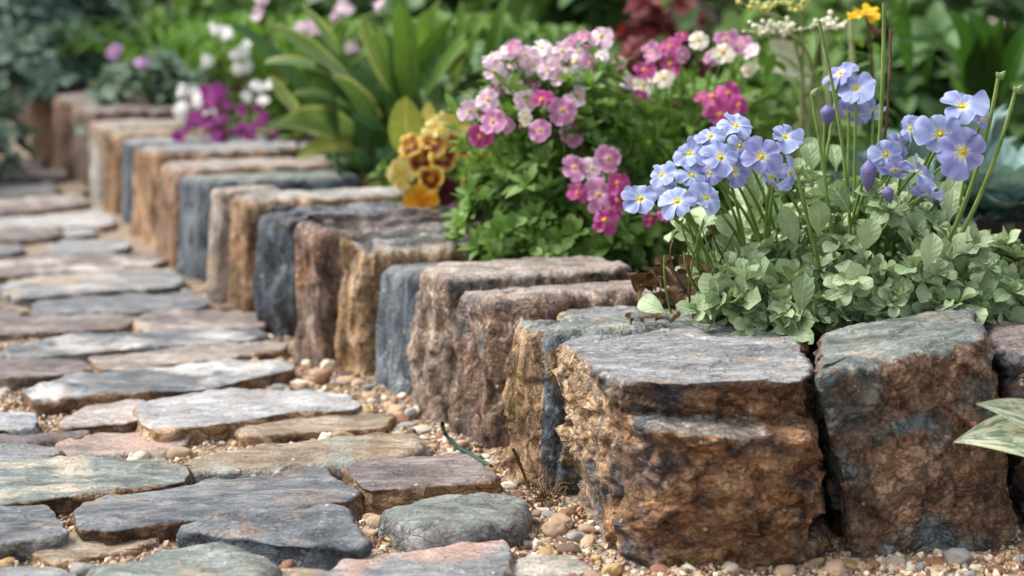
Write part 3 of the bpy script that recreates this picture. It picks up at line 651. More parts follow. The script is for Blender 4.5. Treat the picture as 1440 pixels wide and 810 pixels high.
named(1310, 788, 40, 16, 1, 'brown flat pebble at the foot of the teal tinted block')
named(500, 625, 10, 10, 2, 'tiny white pebble on the long buff stone')
n = 0; tries = 0; PLC = []
while n < 265 and tries < 20000:
    tries += 1
    if rng.random() < 0.55:                                              # mostly along the foot of the wall and near the camera
        Y = 0.93 + rng.random() ** 1.5 * 0.9; X = wallx(Y) - abs(rng.normal(0, 0.045)) - 0.004 if Y > 0.99 else rng.uniform(-0.02, 0.32)
    else:
        Y = 0.92 + rng.random() ** 1.4 * 1.1; X = rng.uniform(-0.31 * Y, wallx(Y))
    s = 0.0028 + 0.0046 * rng.random() ** 1.9
    if not free(np.array([X]), np.array([Y]), s * 0.8)[0]: continue
    if any((X - a) ** 2 + (Y - b) ** 2 < (s + r) ** 2 * 0.8 for a, b, r in PLC): continue
    PLC.append((X, Y, s)); i = int(rng.choice(6, p=[.32, .17, .17, .14, .12, .08]))
    place_pebble(i, X, Y, s * rng.uniform(0.9, 1.5), s * rng.uniform(0.75, 1.05), s * rng.uniform(0.55, 0.9)); n += 1
# ------------------------------------------------------------------ leaves, stems, petals
rg = np.random.default_rng(77)
UP = np.array([0, 0, 1.0]); CAM = np.array([0, 0, H])
def unit(v): v = np.asarray(v, float); return v / (np.linalg.norm(v) + 1e-12)
PROF = {
    'ovate': lambda u: np.sin(pi * np.clip(u, 0, 1) ** 0.75) ** 0.8,
    'spoon': lambda u: 0.16 * (1 - u) + np.clip(np.sin(pi * np.clip((u - 0.12) / 0.88, 0, 1) ** 1.55), 0, 1) ** 0.62,
    'lance': lambda u: np.sin(pi * np.clip(u, 0, 1) ** 0.85) ** 1.1,
    'strap': lambda u: np.minimum(1, 0.45 + 2.0 * u) * np.clip(1 - u ** 5, 0, 1) ** 0.75,
    'blade': lambda u: np.minimum(1, 0.5 + 1.5 * u) * (1 - u) ** 0.55,
    'broad': lambda u: np.clip(np.sin(pi * np.clip(0.05 + 0.95 * u, 0, 1) ** 0.7), 0, 1) ** 0.55,
}
class Leaves:
    def __init__(s): s.V, s.Q, s.u, s.v, s.t, s.n = [], [], [], [], [], 0
    def sheet(s, cen, side, nor, w, fold, tint, nv=4, ruffle=0.0):
        nu = len(cen); vv = np.linspace(-1, 1, nv + 1)
        ph = rg.random() * 6
        r = ruffle * np.sin(np.linspace(0, 9, nu)[:, None] + ph + 2 * np.sign(vv)[None]) * np.abs(vv)[None] ** 1.5
        P = cen[:, None] + side[:, None] * (w[:, None] * vv[None])[..., None] + nor[:, None] * (w[:, None] * (fold * np.abs(vv)[None] ** 1.3 + r))[..., None]
        nvv = nv + 1; i = np.arange(nv); B = (np.arange(nu - 1) * nvv)[:, None]
        s.Q.append(np.stack([B + i, B + i + 1, B + nvv + i + 1, B + nvv + i], 2).reshape(-1, 4) + s.n)
        s.V.append(P.reshape(-1, 3)); s.n += nu * nvv
        s.u.append(np.repeat(np.linspace(0, 1, nu), nvv)); s.v.append(np.tile(vv, nu)); s.t.append(np.full(nu * nvv, tint))
    def leaf(s, base, d, n, L, Wd, prof='ovate', bend=0.6, fold=0.25, nu=6, nv=4, tint=None, ruffle=0.0):
        d = unit(d); n = unit(n - d * np.dot(n, d)); sd = np.cross(d, n)
        u = np.linspace(0, 1, nu + 1); a = bend * u
        T = np.cos(a)[:, None] * d - np.sin(a)[:, None] * n
        cen = base + np.vstack([np.zeros(3), np.cumsum((T[:-1] + T[1:]) / 2 * (L / nu), 0)])
        Nn = np.sin(a)[:, None] * d + np.cos(a)[:, None] * n
        s.sheet(cen, np.repeat(sd[None], nu + 1, 0), Nn, Wd * PROF[prof](u) + 1e-5, fold, rg.random() if tint is None else tint, nv, ruffle)
    def rosette(s, p, axis, k, L, Wd, prof, spread=(0.25, 1.35), **kw):
        axis = unit(axis); a = unit(np.cross(axis, [0.3, 0.2, 1.0]) + 1e-6); b = np.cross(axis, a); ph = rg.random() * 6.28
        tb = rg.random()
        for i in range(k):
            f = (i + 0.5) / k; th = ph + i * 2.4; el = spread[0] + (spread[1] - spread[0]) * f + rg.normal(0, 0.12)
            rad = cos(th) * a + sin(th) * b
            d = cos(el) * axis + sin(el) * rad; n = sin(el) * axis - cos(el) * rad
            sz = (0.55 + 0.45 * f) * rg.uniform(0.8, 1.2)
            s.leaf(p, d, n, L * sz, Wd * sz, prof, tint=np.clip(tb * 0.5 + rg.random() * 0.5, 0, 1), **kw)
    def strap(s, pts, w, prof='strap', fold=0.25, nu=14, nv=6, tint=None, face=None, ruffle=0.0):
        p = [np.asarray(q, float) for q in pts]; t = np.linspace(0, 1, nu + 1)[:, None]
        cen = (1 - t) ** 2 * p[0] + 2 * t * (1 - t) * p[1] + t * t * p[2]
        T = np.gradient(cen, axis=0); T /= np.linalg.norm(T, axis=1)[:, None]
        f = unit(CAM - cen.mean(0)) + 0.55 * UP if face is None else np.asarray(face, float)
        Nn = f[None] - T * (T @ f)[:, None]; Nn /= np.linalg.norm(Nn, axis=1)[:, None]
        s.sheet(cen, np.cross(T, Nn), Nn, w * PROF[prof](t[:, 0]) + 1e-5, fold, rg.random() if tint is None else tint, nv, ruffle)
    def make(s, name, mat, parent):
        o = parent.matrix_world.translation if False else np.array(parent.location)
        me = mesh(name, np.concatenate(s.V) - o, np.concatenate(s.Q), attrs={'lu': np.concatenate(s.u), 'lv': np.concatenate(s.v), 'tint': np.concatenate(s.t)})
        return link(name, me, mat, parent)

def leafmat(name, c1, c2, margin=None, rib=None, mlo=0.6, trans=0.3, rough=0.5, mottled=None, spec=0.35, tip=None, veins=0.0):
    m = N(name); v = m.coord(); lu, lv, t = m.attr('lu'), m.attr('lv'), m.attr('tint')
    av = m.math('ABSOLUTE', lv)
    col = m.mix(t, c1, c2)
    nz = m.noise(v, 160, 4, 0.6)
    col = m.mix(0.55, col, m.ramp(nz, [(0.3, 0.62), (0.5, 1.0), (0.72, 1.35)]), 'MULTIPLY')
    if mottled is not None:
        mv = m.noise(m.n('ShaderNodeCombineXYZ', inp={0: m.math('MULTIPLY', lu, 4.0), 1: m.math('MULTIPLY', lv, 3.0), 2: m.math('MULTIPLY', t, 5.0)}).outputs[0], 1.6, 7, 0.68, 0.6)
        col = m.mix(m.ramp(mv, [(0.45, 0.0), (0.53, 0.95)]), col, mottled)
    if tip is not None: col = m.mix(m.ramp(lu, [(0.6, 0.0), (1.0, 0.8)]), col, tip)
    if margin is not None: col = m.mix(m.ramp(m.math('ADD', av, m.math('MULTIPLY', m.math('SUBTRACT', nz, 0.5), 0.45)), [(mlo, 0.0), (mlo + 0.13, 0.9)]), col, margin)
    if rib is not None: col = m.mix(m.ramp(av, [(0.03, 0.7), (0.13, 0.0)]), col, rib)
    wv = m.n('ShaderNodeMath', operation='SINE', inp={0: m.math('ADD', m.math('MULTIPLY', lu, 34.0), m.math('MULTIPLY', av, -9.0))}).outputs[0]
    h = m.math('ADD', m.math('MULTIPLY', wv, veins), m.math('ADD', nz, m.math('MULTIPLY', m.ramp(av, [(0.0, 0.0), (0.15, 1.0)]), 0.6)))
    nr = m.bump(h, 0.5, 0.0012)
    p = m.principled(col, rough, nr, spec)
    tr = m.n('ShaderNodeBsdfTranslucent', inp={'Color': m.mix(0.6, col, (1.0, 1.0, 0.35), 'MULTIPLY'), 'Normal': nr})
    mx = m.n('ShaderNodeMixShader', inp={0: trans}); m.t.links.new(p.outputs[0], mx.inputs[1]); m.t.links.new(tr.outputs[0], mx.inputs[2]); m.t.links.new(mx.outputs[0], m.out.inputs[0])
    return m.m
def stemmat(name, c1, c2):
    m = N(name); v = m.coord(); m.principled(m.ramp(m.noise(v, 60, 4), [(0.35, c1), (0.65, c2)]), 0.5, m.bump(m.noise(v, 300, 2), 0.3, 0.001), 0.35, **{'Subsurface Weight': 0.1, 'Subsurface Scale': 0.002}); return m.m
def tube(P, r, ns=6):
    P = np.asarray(P, float); n = len(P); r = np.broadcast_to(r, n); T = np.gradient(P, axis=0); T /= np.linalg.norm(T, axis=1)[:, None] + 1e-12
    a = np.cross(T, [0.31, 0.9, 0.12]); a /= np.linalg.norm(a, axis=1)[:, None]; b = np.cross(T, a)
    th = np.arange(ns) / ns * 2 * pi
    V = (P[:, None] + r[:, None, None] * (np.cos(th)[None, :, None] * a[:, None] + np.sin(th)[None, :, None] * b[:, None])).reshape(-1, 3)
    i = np.arange(ns); j = (i + 1) % ns; B = (np.arange(n - 1) * ns)[:, None]
    return V, np.stack([B + i, B + j, B + ns + j, B + ns + i], 2).reshape(-1, 4)
def bez(p, q, r, n=12):
    t = np.linspace(0, 1, n)[:, None]; return (1 - t) ** 2 * np.asarray(p) + 2 * t * (1 - t) * np.asarray(q) + t * t * np.asarray(r)
def stem(parent, p, q, r, r0, r1, mat, name='stem', n=12):
    V, Q = tube(bez(p, q, r, n), np.linspace(r0, r1, n)); return link(name, mesh(name, V - np.array(parent.location), Q), mat, parent)
def petals(n, size, face, pcol, npet=5, width=0.62, notch=0.10, cup=0.25, ruffle=0.05, spin=None, droop=0.35, nu=9, nv=8, uneven=0.12):
    """a flower round the origin facing `face`; pcol(k, u, v) gives the pigment"""
    ax = unit(face); a = unit(np.cross(ax, [0.2, 0.9, 0.1])); b = np.cross(ax, a)
    spin = rg.random() * 6.28 if spin is None else spin
    uu, vv = np.meshgrid(np.linspace(0.02, 1, nu), np.linspace(-1, 1, nv), indexing='ij'); V, Q, Cc = [], [], []
    for k in range(npet):
        th = spin + k * 2 * pi / npet + rg.normal(0, 0.06); er = cos(th) * a + sin(th) * b; et = -sin(th) * a + cos(th) * b
        L = size * (1 + rg.normal(0, uneven)); Wd = L * width * (1 + rg.normal(0, 0.08)); cp = cup + rg.normal(0, 0.10); dr = droop + rg.normal(0, 0.12)
        w = Wd * uu ** 0.72 * np.sqrt(np.clip(1 - np.clip((uu - 0.62) / 0.40, 0, 1) ** 2 * 0.62, 0, 1))
        r = L * uu * (1 - 0.16 * vv ** 2 * uu - notch * np.exp(-(vv / 0.22) ** 2) * uu ** 3)
        ph = rg.random(3) * 6.28
        z = L * (cp * uu - dr * uu ** 2) + L * 0.10 * vv * uu + L * ruffle * uu ** 2 * (np.sin(vv * 4.2 + ph[0]) + 0.5 * np.sin(vv * 9 + ph[1])) + L * 0.10 * uu * vv ** 2 + 0.012 * L * (k % 3)
        V.append((er * r[..., None] + et * (w * vv)[..., None] + ax * z[..., None]).reshape(-1, 3))
        i = np.arange(nv - 1); B = (np.arange(nu - 1) * nv)[:, None]
        Q.append(np.stack([B + i, B + nv + i, B + nv + i + 1, B + i + 1], 2).reshape(-1, 4) + k * nu * nv)
        Cc.append(pcol(k, uu.ravel(), vv.ravel()))
    return np.concatenate(V), np.concatenate(Q), np.concatenate(Cc)
def mixc(a, b, f): f = np.asarray(f)[:, None]; return np.asarray(a) * (1 - f) + np.asarray(b) * f
def petalmat():
    m = N('petal'); c = m.attr('pig', 'Color'); v = m.coord()
    nr = m.bump(m.noise(v, 420, 3), 0.25, 0.0008)
    p = m.principled(c, 0.55, nr, 0.25)
    tr = m.n('ShaderNodeBsdfTranslucent', inp={'Color': c})
    mx = m.n('ShaderNodeMixShader', inp={0: 0.32}); m.t.links.new(p.outputs[0], mx.inputs[1]); m.t.links.new(tr.outputs[0], mx.inputs[2]); m.t.links.new(mx.outputs[0], m.out.inputs[0]); return m.m
M_PETAL = petalmat()
def plainmat(name, c, rough=0.6):
    m = N(name); v = m.coord(); m.principled(m.mix(0.5, c, m.ramp(m.noise(v, 900, 3), [(0.3, 0.5), (0.7, 1.4)]), 'MULTIPLY'), rough, m.bump(m.noise(v, 1200, 2), 0.6, 0.0006), 0.3); return m.m
M_EYE = plainmat('yellow_eye', (0.75, 0.50, 0.04)); M_EYEV = plainmat('lemon_eye', (0.62, 0.56, 0.08)); M_EYEO = plainmat('orange_eye', (0.70, 0.33, 0.03))
EYE = subdiv(ICO, ICF)
def streak(v, u, k, f=11): return 0.5 + 0.5 * np.sin(v * f + 1.3 * np.sin(u * 3 + k) + k * 2.1)
def pc_pink(base, edge, core):
    def fn(k, u, v):
        c = mixc(base, edge, np.clip(sstep(0.55, 1.0, u) * 0.75 + 0.15 * np.abs(v) ** 2, 0, 1))
        c = mixc(c, core, sstep(0.42, 0.18, u)); c = mixc(c, np.array(base) * 0.6, 0.30 * streak(v, u, k, 13) * sstep(0.15, 0.5, u) * sstep(1.0, 0.7, u))
        return mixc(c, (0.62, 0.42, 0.05), sstep(0.17, 0.11, u))
    return fn
def pc_blue(base, edge):
    def fn(k, u, v):
        c = mixc(base, edge, np.clip(sstep(0.35, 1.0, u) * 0.5 + 0.35 * np.abs(v) ** 3, 0, 1))
        c = mixc(c, np.array(base) * np.array([0.45, 0.42, 0.72]), 0.62 * streak(v, u, k, 17) ** 2 * sstep(0.12, 0.4, u) * sstep(1.02, 0.75, u))
        c = mixc(c, (0.82, 0.84, 0.88), sstep(0.45, 0.14, u + 0.16 * streak(v, u, k, 9)) * 0.95)
        return mixc(c, (0.62, 0.56, 0.06), sstep(0.20, 0.12, u))
    return fn
MAUVE = pc_pink((0.50, 0.17, 0.37), (0.72, 0.46, 0.63), (0.78, 0.58, 0.68)); PALEP = pc_pink((0.72, 0.48, 0.62), (0.85, 0.76, 0.80), (0.82, 0.72, 0.74))
WHITEP = pc_pink((0.84, 0.74, 0.78), (0.86, 0.84, 0.82), (0.82, 0.80, 0.70)); MAGEN = pc_pink((0.36, 0.035, 0.19), (0.50, 0.12, 0.32), (0.50, 0.12, 0.22)); CREAM = pc_pink((0.80, 0.76, 0.62), (0.84, 0.80, 0.74), (0.78, 0.72, 0.45))
BLUE1 = pc_blue((0.31, 0.37, 0.62), (0.47, 0.54, 0.75)); BLUE2 = pc_blue((0.27, 0.275, 0.54), (0.40, 0.42, 0.67)); BLUE3 = pc_blue((0.35, 0.42, 0.68), (0.53, 0.61, 0.79))
def flower(parent, pos, face, size, pc, eye=M_EYE, name='flower', eyes=0.16, **kw):
    V, Q, Cc = petals(5, size, face, pc, **kw); o = np.array(parent.location)
    f = link(name, mesh(name, V, Q, cols={'pig': Cc}), M_PETAL, parent, pos - o)
    if eye is not None:
        e = link('flower_eye', mesh('flower_eye', EYE[0] * size * eyes * (1 + 0.2 * rg.normal(size=(len(EYE[0]), 1))), T=EYE[1]), eye, f, unit(face) * size * 0.06)
    return f
def facing(pos, up=0.5, side=0.0, jit=0.25): return unit(unit(CAM - pos) + UP * up + np.array([side, 0, 0]) + rg.normal(0, jit, 3))
M_CALYX = stemmat('calyx_green', (0.05, 0.10, 0.025), (0.12, 0.18, 0.05))

# ------------------------------------------------------------------ foliage mounds
def dome(c, rx, ry, rz, n, lo=0.0, r0=0.55):
    out = []
    for _ in range(n):
        th = rg.random() * 2 * pi; z = lo + (1 - lo) * rg.random(); s = sqrt(max(0, 1 - z * z)); d = np.array([s * cos(th), s * sin(th), z])
        r = r0 + (1 - r0) * rg.random() ** 0.6
        r *= 0.92 + 0.42 * perlin(np.array([d * 2.6 + c * 3]), 9)[0]
        out.append((np.asarray(c) + d * r * np.array([rx, ry, rz]), unit(d / np.array([rx, ry, rz]))))
    return out
def soil_at(p): return np.array([p[0], p[1], float(soil_z(p[0], p[1])[0])])
def plant(label, cat, name, c, group=None): return empty(name, c, label, cat, group)
def bush(name, label, cat, c, rx, ry, rz, nros, k, L, Wd, prof, mat, smat, nst=5, group=None, axis_up=0.5, r0=0.45, lo=0.0, root=None, **kw):
    root = root or plant(label, cat, name, c, group); lv = Leaves()
    D = dome(np.array(c), rx, ry, rz, nros, lo, r0)
    for p, d in D: lv.rosette(p, d + UP * axis_up + rg.normal(0, 0.25, 3), k, L, Wd, prof, **kw)
    lv.make('foliage', mat, root)
    for i in range(nst):
        p = D[i][0]; b = np.array(c) + np.array([rx, ry, 0]) * 0.15 * rg.normal(0, 1, 3); b[2] = c[2]
        stem(root, b, (b + p) / 2 + UP * rz * 0.2, p, L * 0.06, L * 0.03, smat)
    return root, D
# ------------------------------------------------------------------ the plants of the bed
G_SAGE = leafmat('sage_leaf', (0.13, 0.225, 0.085), (0.42, 0.51, 0.31), rib=(0.40, 0.45, 0.32), trans=0.22, rough=0.5, spec=0.4, veins=0.15)
G_FRESH = leafmat('fresh_leaf', (0.075, 0.17, 0.025), (0.20, 0.34, 0.075), rib=(0.17, 0.28, 0.08), trans=0.34)
G_VARI = leafmat('yellow_edged_leaf', (0.13, 0.235, 0.07), (0.23, 0.335, 0.12), margin=(0.60, 0.58, 0.24), mlo=0.74, trans=0.25, rough=0.42)
G_DEEP = leafmat('deep_green_leaf', (0.05, 0.12, 0.036), (0.12, 0.22, 0.07), rib=(0.08, 0.15, 0.05), trans=0.25)
G_MID = leafmat('mid_green_leaf', (0.075, 0.165, 0.028), (0.17, 0.29, 0.065), rib=(0.14, 0.22, 0.06), trans=0.32)
G_BLUEG = leafmat('blue_green_leaf', (0.11, 0.20, 0.18), (0.26, 0.38, 0.36), rib=(0.20, 0.30, 0.27), trans=0.15, rough=0.55, veins=0.4)
G_GREYG = leafmat('grey_green_leaf', (0.10, 0.17, 0.12), (0.24, 0.32, 0.25), rib=(0.2, 0.26, 0.2), trans=0.2, rough=0.6)
G_LIME = leafmat('lime_blade', (0.08, 0.20, 0.02), (0.17, 0.32, 0.045), trans=0.4)
G_YELL = leafmat('yellowing_leaf', (0.26, 0.30, 0.07), (0.48, 0.44, 0.14), rib=(0.45, 0.42, 0.15), trans=0.3)
G_RED = leafmat('dark_red_leaf', (0.09, 0.01, 0.016), (0.20, 0.03, 0.035), trans=0.3)
G_PALE = leafmat('pale_cream_leaf', (0.36, 0.38, 0.24), (0.45, 0.47, 0.32), rib=(0.2, 0.27, 0.1), trans=0.25)
G_MOTT = leafmat('mottled_leaf', (0.14, 0.235, 0.15), (0.19, 0.28, 0.19), margin=(0.55, 0.57, 0.32), mlo=0.84, mottled=(0.62, 0.64, 0.46), trans=0.2, rough=0.4)
G_DRY = leafmat('dry_leaf', (0.07, 0.035, 0.018), (0.20, 0.12, 0.06), trans=0.2, rough=0.8)
G_STRAPR = leafmat('strap_green_leaf', (0.035, 0.105, 0.018), (0.075, 0.18, 0.03), trans=0.35, rough=0.4)
G_BLUED = leafmat('dark_round_leaf', (0.035, 0.10, 0.05), (0.07, 0.155, 0.085), rib=(0.10, 0.19, 0.11), trans=0.2)
S_GREEN = stemmat('green_stem', (0.09, 0.17, 0.03), (0.19, 0.27, 0.07)); S_BROWN = stemmat('brown_stem', (0.07, 0.035, 0.02), (0.16, 0.08, 0.04)); S_PALE = stemmat('pale_stem', (0.22, 0.27, 0.10), (0.36, 0.38, 0.2))

# --- the blue flowered plant on the front corner
c = soil_at(at(1185, 430, 1.205)); c[2] = 0.114
viola = plant('blue flowered plant with a mound of grey green leaves over the front corner block', 'flowering plant', 'blue_flower_plant', c)
lv = Leaves()
for p, d in (dome(c + np.array([0.012, 0, 0]), 0.122, 0.125, 0.098, 330, 0.0, 0.62) + dome(c + np.array([-0.068, -0.050, -0.004]), 0.045, 0.045, 0.05, 48, 0, 0.6) + dome(c + np.array([-0.01, -0.085, -0.004]), 0.09, 0.045, 0.05, 80, 0, 0.6)
             + dome(at(1300, 448, 1.105), 0.075, 0.022, 0.032, 34, 0, .6) + dome(at(1040, 436, 1.12), 0.036, 0.03, 0.032, 20, 0, .6) + dome(at(1185, 452, 1.10), 0.055, 0.02, 0.03, 26, 0, .6)
             + dome(c + np.array([0.075, -0.06, -0.002]), 0.06, 0.06, 0.055, 60, 0, 0.6) + dome(c + np.array([0.125, -0.01, 0]), 0.045, 0.06, 0.055, 40, 0, 0.6)):
    z_ = rg.uniform(0.75, 1.2); lv.rosette(p - d * 0.006, d * 0.7 + UP * 0.6 + rg.normal(0, 0.45, 3), int(rg.integers(5, 9)), 0.0195 * z_, 0.0058 * z_, 'spoon', spread=(0.15, 1.4), bend=rg.uniform(-0.3, 1.3), fold=rg.uniform(0.05, 0.5), nu=7, nv=4, ruffle=0.20)
for _ in range(60):                                                      # long single leaves poking out
    p, d = dome(c, 0.13, 0.13, 0.098, 1, 0.0, 0.9)[0]
    lv.leaf(p, d * 0.6 + UP * rg.uniform(0.3, 1.0) + rg.normal(0, 0.2, 3), UP * 0.4 - np.array([0, 1, 0]), rg.uniform(0.022, 0.032), 0.0068, 'spoon', bend=0.8, fold=0.25, nu=8, nv=4, ruffle=0.08)
lv.make('foliage', G_SAGE, viola)
lv = Leaves()
for q in ((1150, 458), (1120, 452), (1172, 446)): lv.rosette(at(q[0], q[1], 1.115), np.array([0, -0.6, 1]), 11, 0.015, 0.0052, 'spoon', bend=0.5, nu=6, nv=4)
o = lv.make('young_shoot', G_FRESH, viola)
BL = [  # px, py, D, size px, colour, up, side
 (901, 280, 1.12, 34, BLUE1, .25, -.1), (953, 284, 1.11, 33, BLUE3, .3, .1), (992, 279, 1.10, 30, BLUE3, .6, .1), (930, 247, 1.14, 27, BLUE3, .9, 0), (973, 247, 1.14, 30, BLUE3, .7, .3),
 (940, 272, 1.15, 28, BLUE1, .3, -.4), (969, 217, 1.15, 30, BLUE1, .5, -.5), (1000, 192, 1.15, 28, BLUE1, .9, -.2), (1034, 178, 1.13, 33, BLUE3, 1.0, .1), (1013, 222, 1.12, 34, BLUE1, .5, 0),
 (1040, 205, 1.14, 27, BLUE1, .2, .5), (1033, 240, 1.13, 24, BLUE2, .0, .3), (1071, 221, 1.10, 38, BLUE2, .15, -.05), (1103, 193, 1.12, 31, BLUE1, .6, .1), (1110, 242, 1.11, 30, BLUE1, -.6, .6), (1000, 243, 1.14, 26, BLUE2, .3, -.2),
 (1085, 248, 1.12, 26, BLUE1, -.5, 0), (1183, 104, 1.22, 31, BLUE2, 1.6, -1.1), (1203, 126, 1.21, 32, BLUE1, .6, 0), (1193, 157, 1.22, 28, BLUE2, -.9, -.4), (1228, 155, 1.22, 25, BLUE1, -.9, .5),
 (1322, 189, 1.11, 42, BLUE1, .15, -.05), (1354, 213, 1.10, 43, BLUE2, .1, .08), (1354, 151, 1.13, 37, BLUE1, .9, 0), (1281, 180, 1.13, 26, BLUE1, -.1, -1.), (1246, 217, 1.13, 30, BLUE1, .0, -.1),
 (1288, 242, 1.11, 35, BLUE1, .9, .9), (1306, 273, 1.10, 28, BLUE2, -.9, .2), (1258, 238, 1.12, 24, BLUE2, -.7, -.2), (1382, 168, 1.15, 16, BLUE2, .3, .8), (1263, 205, 1.14, 24, BLUE2, .2, .5)]
for px, py, D, s, pc, up, side in BL:
    p = at(px, py, D); f = unit(unit(CAM - p) * 0.9 + UP * up + np.array([side, 0, 0]) + rg.normal(0, 0.27, 3)); s = s * D / F * 0.82
    flower(viola, p, f, s, pc, M_EYEV, width=0.62, notch=0.05, cup=0.38, droop=0.45, ruffle=0.085, eyes=0.085, uneven=0.15)
    b = np.array([0.62 * p[0] + 0.38 * c[0] + rg.normal(0, 0.012), 0.4 * p[1] + 0.6 * c[1], c[2] + 0.03]); e = p - f * s * 0.08
    stem(viola, b, np.array([0.75 * b[0] + 0.25 * p[0], b[1], 0.6 * p[2] + 0.4 * b[2]]), e, 0.0015, 0.0009, S_GREEN, 'flower_stem')
def bud(parent, p, d, L, w, mat, name='bud'):
    t = np.linspace(0, 1, 9); V, Q = tube(np.array([p + unit(d) * L * k for k in t]), w * np.sin(pi * np.clip(t, 0.03, 0.985) ** 0.8) * (1 + 0.1 * np.sin(t * 9)), 9)
    return link(name, mesh(name, V - np.array(parent.location), Q), mat, parent)
M_BUD = plainmat('violet_bud', (0.13, 0.12, 0.27), 0.5); M_BUDG = plainmat('green_bud', (0.17, 0.23, 0.08), 0.5); M_BUDD = plainmat('dried_bud', (0.16, 0.10, 0.05), 0.7)
for px, py, D, L, w, dx in ((1222, 225, 1.11, 0.021, 0.0056, 0), (1163, 147, 1.2, 0.015, 0.0055, 0.1), (1246, 262, 1.1, 0.012, 0.004, 0.3)):
    p = at(px, py, D); bud(viola, p, (dx, 0, -1), L, w, M_BUD); stem(viola, c + UP * 0.03 + np.array([(p[0] - c[0]) * 0.7, 0, 0]), np.array([p[0], p[1] + 0.02, p[2] - 0.02]), p, 0.0012, 0.0008, S_GREEN, 'flower_stem')
for x0, y0, x1, y1, D, r, bd in ((1243, 4, 1243, 230, 1.14, 0.0017, 0), (1152, 30, 1205, 262, 1.13, 0.0014, 0), (1141, 132, 1168, 280, 1.1, 0.0014, 2), (1404, 108, 1372, 300, 1.13, 0.0017, 1), (1428, 128, 1384, 300, 1.12, 0.0017, 1), (1120, 240, 1140, 330, 1.1, 0.0016, 1), (1252, 40, 1254, 200, 1.2, 0.0012, 2)):
    a, b = at(x1, y1, D), at(x0, y0, D); b0 = np.array([0.6 * a[0] + 0.4 * c[0], a[1] + 0.03, c[2] + 0.02])
    stem(viola, b0, a, b, r, r * 0.75, S_BROWN if bd == 2 and x0 == 1252 else S_GREEN, 'tall_stem', 16)
    if bd and x0 != 1252:
        for q in range(2 if bd == 1 else 1): bud(viola, b + np.array([0.003 * q, 0, -0.002]), (0.5 - 0.9 * q, -0.1, 0.7 - .3 * q), 0.0075, 0.0024, M_BUDG)
for _ in range(14):                                                      # bare thin stalks in the tangle at the left side
    p = at(rg.uniform(930, 1020), rg.uniform(310, 360), 1.15); stem(viola, p - UP * 0.05 + np.array([rg.uniform(0, .03), 0.02, 0]), p - UP * 0.02, p + rg.normal(0, 0.006, 3), 0.0009, 0.0006, S_GREEN if rg.random() < .6 else S_BROWN, 'thin_stalk')

# --- the pink flowered plant in the middle
c = soil_at(at(800, 345, 1.55)); c[2] = 0.10
pink, _ = bush('pink_flower_plant', 'bushy green plant covered in pink and mauve flowers, in the middle of the bed', 'flowering plant', c, 0.110, 0.14, 0.170, 330, 9, 0.024, 0.0046, 'lance', G_FRESH, S_GREEN, 8, r0=0.5, spread=(0.2, 1.2), bend=0.5, fold=0.25, nu=5, nv=2)
lv = Leaves()
for q in range(60):
    p = at(rg.uniform(690, 905), rg.uniform(318, 368), 1.43 + rg.uniform(0, 0.06)); lv.rosette(p, np.array([0, -0.5, 0.6]) + rg.normal(0, .3, 3), 8, 0.020, 0.0046, 'spoon', bend=0.5, nu=5, nv=2)
lv.make('low_foliage', G_FRESH, pink)
PK = [(845, 52, 22, PALEP), (819, 52, 17, MAUVE), (762, 68, 17, WHITEP), (696, 101, 19, PALEP), (720, 117, 17, WHITEP), (752, 92, 18, PALEP), (728, 90, 20, PALEP), (810, 89, 20, WHITEP), (826, 86, 14, PALEP), (686, 141, 20, PALEP), (660, 156, 18, PALEP), (693, 172, 22, MAUVE),
 (675, 192, 18, MAGEN), (740, 143, 19, PALEP), (761, 141, 20, MAGEN), (811, 135, 20, PALEP), (792, 155, 24, MAUVE), (760, 184, 22, MAUVE), (804, 186, 23, MAUVE), (808, 236, 20, MAUVE), (832, 237, 18, PALEP), (856, 223, 23, MAUVE), (842, 274, 25, MAUVE), (850, 310, 22, MAGEN), (812, 272, 17, MAGEN),
 (712, 176, 15, MAUVE), (738, 165, 14, CREAM), (706, 77, 14, PALEP), (778, 84, 16, MAUVE), (790, 72, 16, PALEP), (740, 78, 17, PALEP), (770, 98, 16, PALEP), (802, 64, 14, MAUVE), (868, 258, 19, MAGEN), (868, 282, 17, MAGEN), (700, 124, 14, MAUVE), (832, 70, 15, MAGEN), (784, 110, 15, PALEP), (716, 98, 16, PALEP),
 (690, 157, 15, MAGEN), (838, 254, 15, MAUVE), (935, 300, 15, MAGEN), (915, 308, 13, MAGEN), (862, 296, 14, MAGEN), (750, 118, 13, MAUVE), (820, 108, 14, PALEP)]
PK += [(float(rg.uniform(690, 850)), float(rg.uniform(58, 128)), float(rg.uniform(13, 18)), (PALEP, PALEP, MAUVE, WHITEP)[int(rg.integers(4))]) for _ in range(20)]
for px, py, s, pc in PK:
    D = 1.45 + 0.05 * (py < 130) - 0.04 * (py > 215) + rg.normal(0, 0.012); p = at(px, py, D); f = facing(p, 0.75 if py < 130 else 0.3, 0, 0.22); s = s * D / F * 0.92
    flower(pink, p, f, s, pc, M_EYEO if pc in (MAGEN, MAUVE) else M_EYE, width=0.60, notch=0.10, cup=0.25, droop=0.30, ruffle=0.06, nu=7, nv=7)
    b = np.array([0.5 * p[0] + 0.5 * c[0], 0.5 * p[1] + 0.5 * c[1], c[2] + 0.03]); stem(pink, b, np.array([0.7 * b[0] + 0.3 * p[0], b[1], 0.6 * p[2] + 0.4 * b[2]]), p - f * s * 0.1, 0.0012, 0.0008, S_GREEN, 'flower_stem', 8)
    if rg.random() < 0.5: bud(pink, p + np.array([rg.normal(0, .008), 0.01, -0.012]), (rg.normal(0, .4), 0, 1), 0.008, 0.003, M_BUDD if rg.random() < .4 else M_BUDG)
